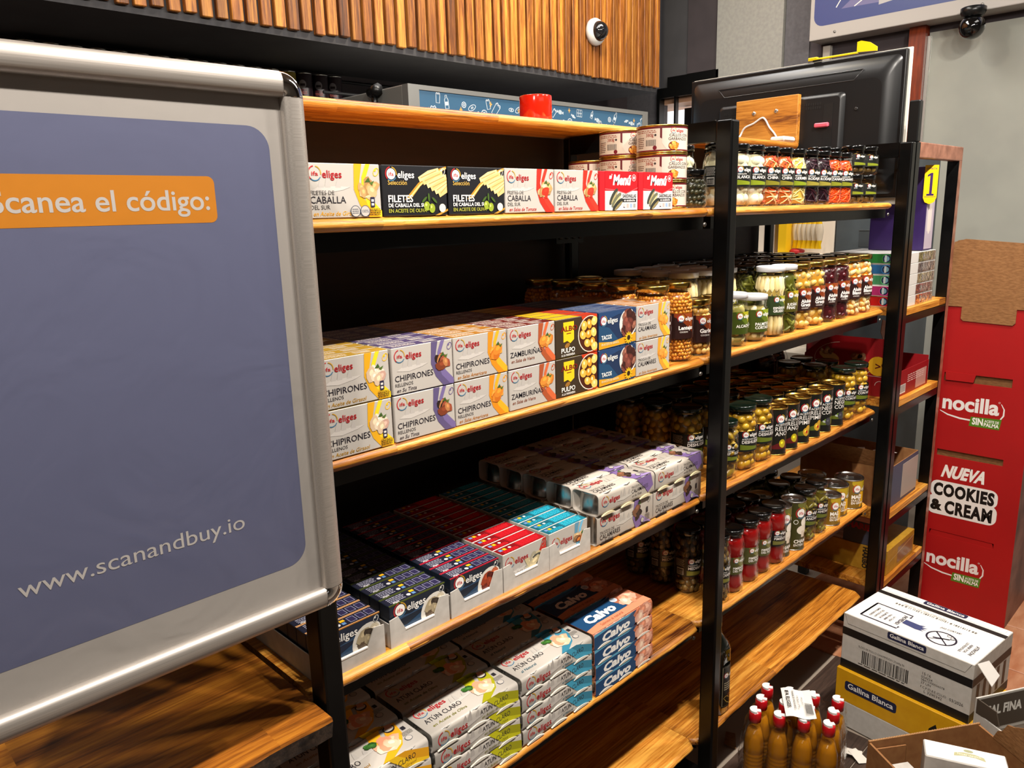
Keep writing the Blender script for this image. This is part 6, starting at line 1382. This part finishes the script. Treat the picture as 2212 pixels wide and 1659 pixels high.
P.barcode(70, 158, 220, 9, '#6a655e', 1); P.rect(0, 190, 350, 20, '#16120f', .6); GB(P, 120, 219, 118); P.line([(12, 236), (12, 216), (338, 216), (338, 236)], .9, '#8a847a', 1); P.small(90, 174, 120, 2, 5, '#a8a298', 1)
P.build('printed_lid', t, on_top(0, 0, .170), .5)
MB().prism([(0, 0), (.055, -.012), (.068, -.055), (.012, -.062)], 0, .0025, lambda x, y, q: (.352+(-y)*.55, .012+x, .168+y*.85+q), pm('#efe9e2', .55)).build('end_flap', t)
P = Print(); P.rect(0, 0, 245, 26, '#121010', .5); P.rect(0, 104, 245, 24, '#121010', .5); [P.rect(30+i*42, 30, 18, 70, '#3a2a1c', .6) for i in range(5)]; P.build('printed_end', t, lambda x, v, o: (.350+o, x, v), .5)

# shrink-wrapped vinegar bottles
BT = None; ax, ay = (.0245, -.0525), (.056, .0125)
def pet_bottle():
    t = thing('vinegar_bottle', 'x', 'bottle', (0, 0, 0))
    pr = [(.020, 0), (.0262, .004), (.0262, .02)]
    for i in range(10): z = .03+.011*i; pr += [(.0262, z), (.0248, z+.003), (.0262, z+.006)]
    pr += [(.0262, .150), (.0235, .172), (.0175, .195), (.0135, .212), (.0122, .222)]
    MB().lathe(pr, 22, M_pet, cap0=True).build('bottle', t)
    MB().lathe([(r-.0012, z+.001) for r, z in pr if z < .207], 22, M_vin, cap0=True, cap1=True).build('vinegar', t)
    RC = pm('#b8101a', .3, 0, .3); WC = pm('#e6e2de', .35)
    MB().lathe([(.0135, .218), (.0152, .219), (.0155, .232), (.0152, .243), (.0138, .2455)], 24, RC, cap1=True).build('cap', t)
    mb = MB(); pts = [(.0138*math.cos(a), .0138*math.sin(a)) for a in frange(-.4, PI+.2, 14)]; mb.prism(pts, .2452, .2505, lambda x, y, q: (x, y, q), WC); mb.box(-.005, .005, -.0135, .002, .2452, .2478, WC); mb.build('flip_lid', t); return t
BT = pet_bottle(); n_ = 0
rows = ['front', 'middle', 'rear']
for j in range(3):
    for i in range(4):
        x, y = 1.632+ax[0]*i+ay[0]*j, -.056+ax[1]*i+ay[1]*j; lb = 'amber vinegar bottle in the shrink-wrapped pack, %s row, %s from the left' % (rows[j], ('first', 'second', 'third', 'fourth')[i])
        if n_ == 0: BT.location = (x, y, .0025); BT['label'] = lb; BT['group'] = 'vinegar bottles in the shrink-wrapped pack'; BT.rotation_euler = (0, 0, .6)
        else: dup(BT, (x, y, .0025), R.uniform(.3, 1.0), lb, 'vinegar bottles in the shrink-wrapped pack')
        n_ += 1
# wrap film round the whole pack
A = [Vector((1.632-.032*.42-.022, -.056+.032*.9-.004)), Vector((1.632+3*ax[0]+.0, -.056+3*ax[1]-.034)), Vector((1.632+3*ax[0]+2*ay[0]+.036, -.056+3*ax[1]+2*ay[1]-.018)), Vector((1.632+2*ay[0]+.012, -.056+2*ay[1]+.030))]
vs = []; fs = []; per = []
for k in range(4):
    for s_ in range(10): per.append(A[k].lerp(A[(k+1) % 4], s_/10))
K = len(per); cen = sum(A, Vector((0, 0)))/4; lvz = [0.004, .05, .10, .15, .185, .21, .226]
for li, z in enumerate(lvz):
    for p in per:
        sc = 1.0 if z < .16 else 1-(z-.16)*1.2; q = cen+(p-cen)*sc+Vector((R.uniform(-.0025, .0025), R.uniform(-.0025, .0025))); vs.append((q.x, q.y, z+R.uniform(-.003, .003) if 0 < li < 6 else z))
for li in range(len(lvz)-1):
    for k in range(K): fs.append((li*K+k, li*K+(k+1) % K, (li+1)*K+(k+1) % K, (li+1)*K+k))
mb = MB(); mb.add(vs, fs, M_shrink, True); o = mb.build('shrink_film'); tag(o, 'clear crumpled plastic film wrapped round the pack of vinegar bottles', 'wrap')
# paper slip on the caps
t = thing('pack_label', 'white paper slip with a barcode lying across the vinegar caps', 'label', (1.651, -.128, .2575), math.radians(-57))
mb = MB(); n = 8; vs = []
for i in range(n+1):
    for y in (0, .113): vs.append((.072*i/n, y, .003*math.sin(i*.9)+.004*(y > 0)))
mb.add(vs, [(2*k, 2*k+2, 2*k+3, 2*k+1) for k in range(n)], pm('#e6e2dc', .5)); o = mb.build('paper', t); sd_ = o.modifiers.new('thick', 'SOLIDIFY'); sd_.thickness = .0006; sd_.offset = -1
P = Print(); P.text('IFA ELIGES', 8, 100, 9, '#2a2826', 1, .02, rot=-PI/2, width=70); P.text('VINAGRE DE VINO BLANCO', 24, 100, 5, '#2a2826', 1, .01, rot=-PI/2, width=76); P.text('12 BOTELLAS 1 LITRO', 34, 80, 4, '#3a3836', 1, .01, rot=-PI/2, width=50); P.text('0401-C323', 44, 76, 4, '#3a3836', 1, 0, rot=-PI/2, width=30)
for i in range(22): P.rect(50+(i % 3)*.0, 12+i*1.9, 18, .9 if i % 3 else 1.3, '#2a2826', 1)
P.build('printed_text', t, lambda x, v, o: (x, v, .0052+.002*math.sin(x*60)+o*3), .5)

# open brown box in the near corner
e1 = Vector((.829, -.559)); 
t = thing('open_box', 'open brown corrugated box in the bottom right corner', 'box', (1.708, -.306, 0), math.atan2(e1.y, e1.x))
H_ = .25; W3, D3 = .302, .24; th = .005
mb = MB(); mb.box(0, W3, -th, 0, 0, H_, M_kraft_d).build('rear_wall', t)
MB().box(0, th, -D3, -th, 0, H_-.004, M_kraft_d).build('left_wall', t); MB().box(W3-th, W3, -D3, -th, 0, H_-.004, M_kraft_d).build('right_wall', t); MB().box(0, W3, -D3-th, -D3, 0, H_-.03, M_kraft_d).build('near_wall', t); MB().box(th, W3-th, -D3, -th, 0, .004, M_kraft_d).build('base', t)
fl = MB(); n = 44
for i in range(n): fl.tube([(W3*i/n, -.0005, H_+.0004), (W3*(i+.5)/n, -.0046, H_+.0004), (W3*(i+1)/n, -.0005, H_+.0004)], .0006, 4, pm('#c8a070', .7), False)
o = fl.build('corrugation', t); o['kind'] = 'stuff'
MB().prism([(.012, -.006), (.095, -.009), (.095, -.012), (.016, -.010), (.012, -.14), (.009, -.14)], .08, H_-.02, lambda x, y, q: (x, y, q), M_kraft_d).build('inner_liner', t)
bx_ = thing('white_box', 'large white carton with a small gold crest standing in the open brown box', 'box', (1.800, -.398, .006), math.radians(-68))
MB().rbox(0, .168, -.062, 0, 0, .247, .0025, M_whitecard, top=pm('#f0ece4', .5)).build('box', bx_)
P = Print(); P.poly([(60, 26), (80, 32), (104, 32), (124, 26), (122, 38), (104, 44), (80, 44), (62, 38)], '#b8b48a', 1); P.text('NORMANDA', 92, 34, 5, '#e8e4d0', 2, .02, align='C', width=48); P.disc(92, 52, 10, '#a8a884', 1, 12, 5); P.build('printed_crest', bx_, lambda x, v, o: (x, -.066+v, .247+o), .5)
b2 = thing('white_box', 'small white carton lying low in the open brown box', 'box', (1.713, -.358, .006), math.radians(-34)); MB().rbox(0, .046, -.055, 0, 0, .205, .002, M_whitecard).build('box', b2)
MB().prism([(.05, .245), (.24, .245), (.24, .33), (.19, .332), (.15, .322), (.13, .326), (.10, .308), (.083, .302), (.072, .278), (.06, .27)], 0, .004, lambda x, y, q: (W3-.006+q+(y-.245)*.05, -x, y), M_kraft).build('torn_flap', t)
# salt tray carton
t = thing('salt_carton', 'white shelf-ready salt carton with a brown printed inside, behind the torn flap', 'box', (2.003, -.453, 0), math.radians(-30))
WC2 = M_greycard; D_ = pm('#4a3f34', .6)
MB().box(0, .20, -.004, 0, 0, .285, WC2).box(0, .004, -.16, -.004, 0, .245, WC2).box(.196, .20, -.16, -.004, 0, .285, WC2).box(0, .20, -.164, -.16, 0, .235, WC2).box(.004, .196, -.16, -.004, 0, .18, D_).build('carton', t)
MB().prism([(.004, .245), (.06, .252), (.05, .285), (.004, .285)], 0, .003, lambda x, y, q: (.0+q, -x*1.2, y), D_).build('side_flap', t)
P = Print(); P.barcode(10, 60, 70, 110, '#2a2826', 1); P.small(10, 200, 60, 3, 7, '#4a4640', 1); P.build('printed_side', t, lambda x, v, o: (-o, -.02-x, v), .5)
P = Print(); P.rect(0, 0, 190, 90, '#4a3f34', .4); P.text('SAL FINA', 30, 40, 26, '#e8e4dc', 1, .04, width=110, rot=0); P.build('printed_inside', t, lambda x, v, o: (.005+x, -.0045-o, .19+v), .5)
P = Print(); P.poly([(60, 40), (90, 60), (86, 40), (100, 30), (80, 20), (84, 34)], '#16141a', 1); [P.line([(100+12*i, 22), (110+12*i, 32), (104+12*i, 44)], 3, '#16141a', 1) for i in range(4)]; P.small(20, 60, 34, 6, 6, '#2a2826', 1); P.build('printed_near', t, lambda x, v, o: (x, -.164-o, .16+v), .5)
# paper scraps
for i, (x, y, r_) in enumerate(((1.76, .06, .5), (1.96, -.235, 1.2), (1.99, -.20, 2.2))):
    s2 = tag(MB().prism([(0, 0), (.05, .004), (.052, .03), (.01, .034)], .0012, .0022, lambda x_, y_, q: (x_, y_, q+(x_*.25)), M_kraft if i == 0 else pm('#d8d2c8', .7)).build('paper_scrap'), ['torn brown paper scrap on the floor under the rack by the bottles', 'torn white paper scrap on the dark floor right of the bottles', 'small white paper scrap on the floor against the yellow carton'][i], 'paper'); s2.location = (x, y, 0); s2.rotation_euler = (0, 0, r_)
bpy.context.view_layer.update()
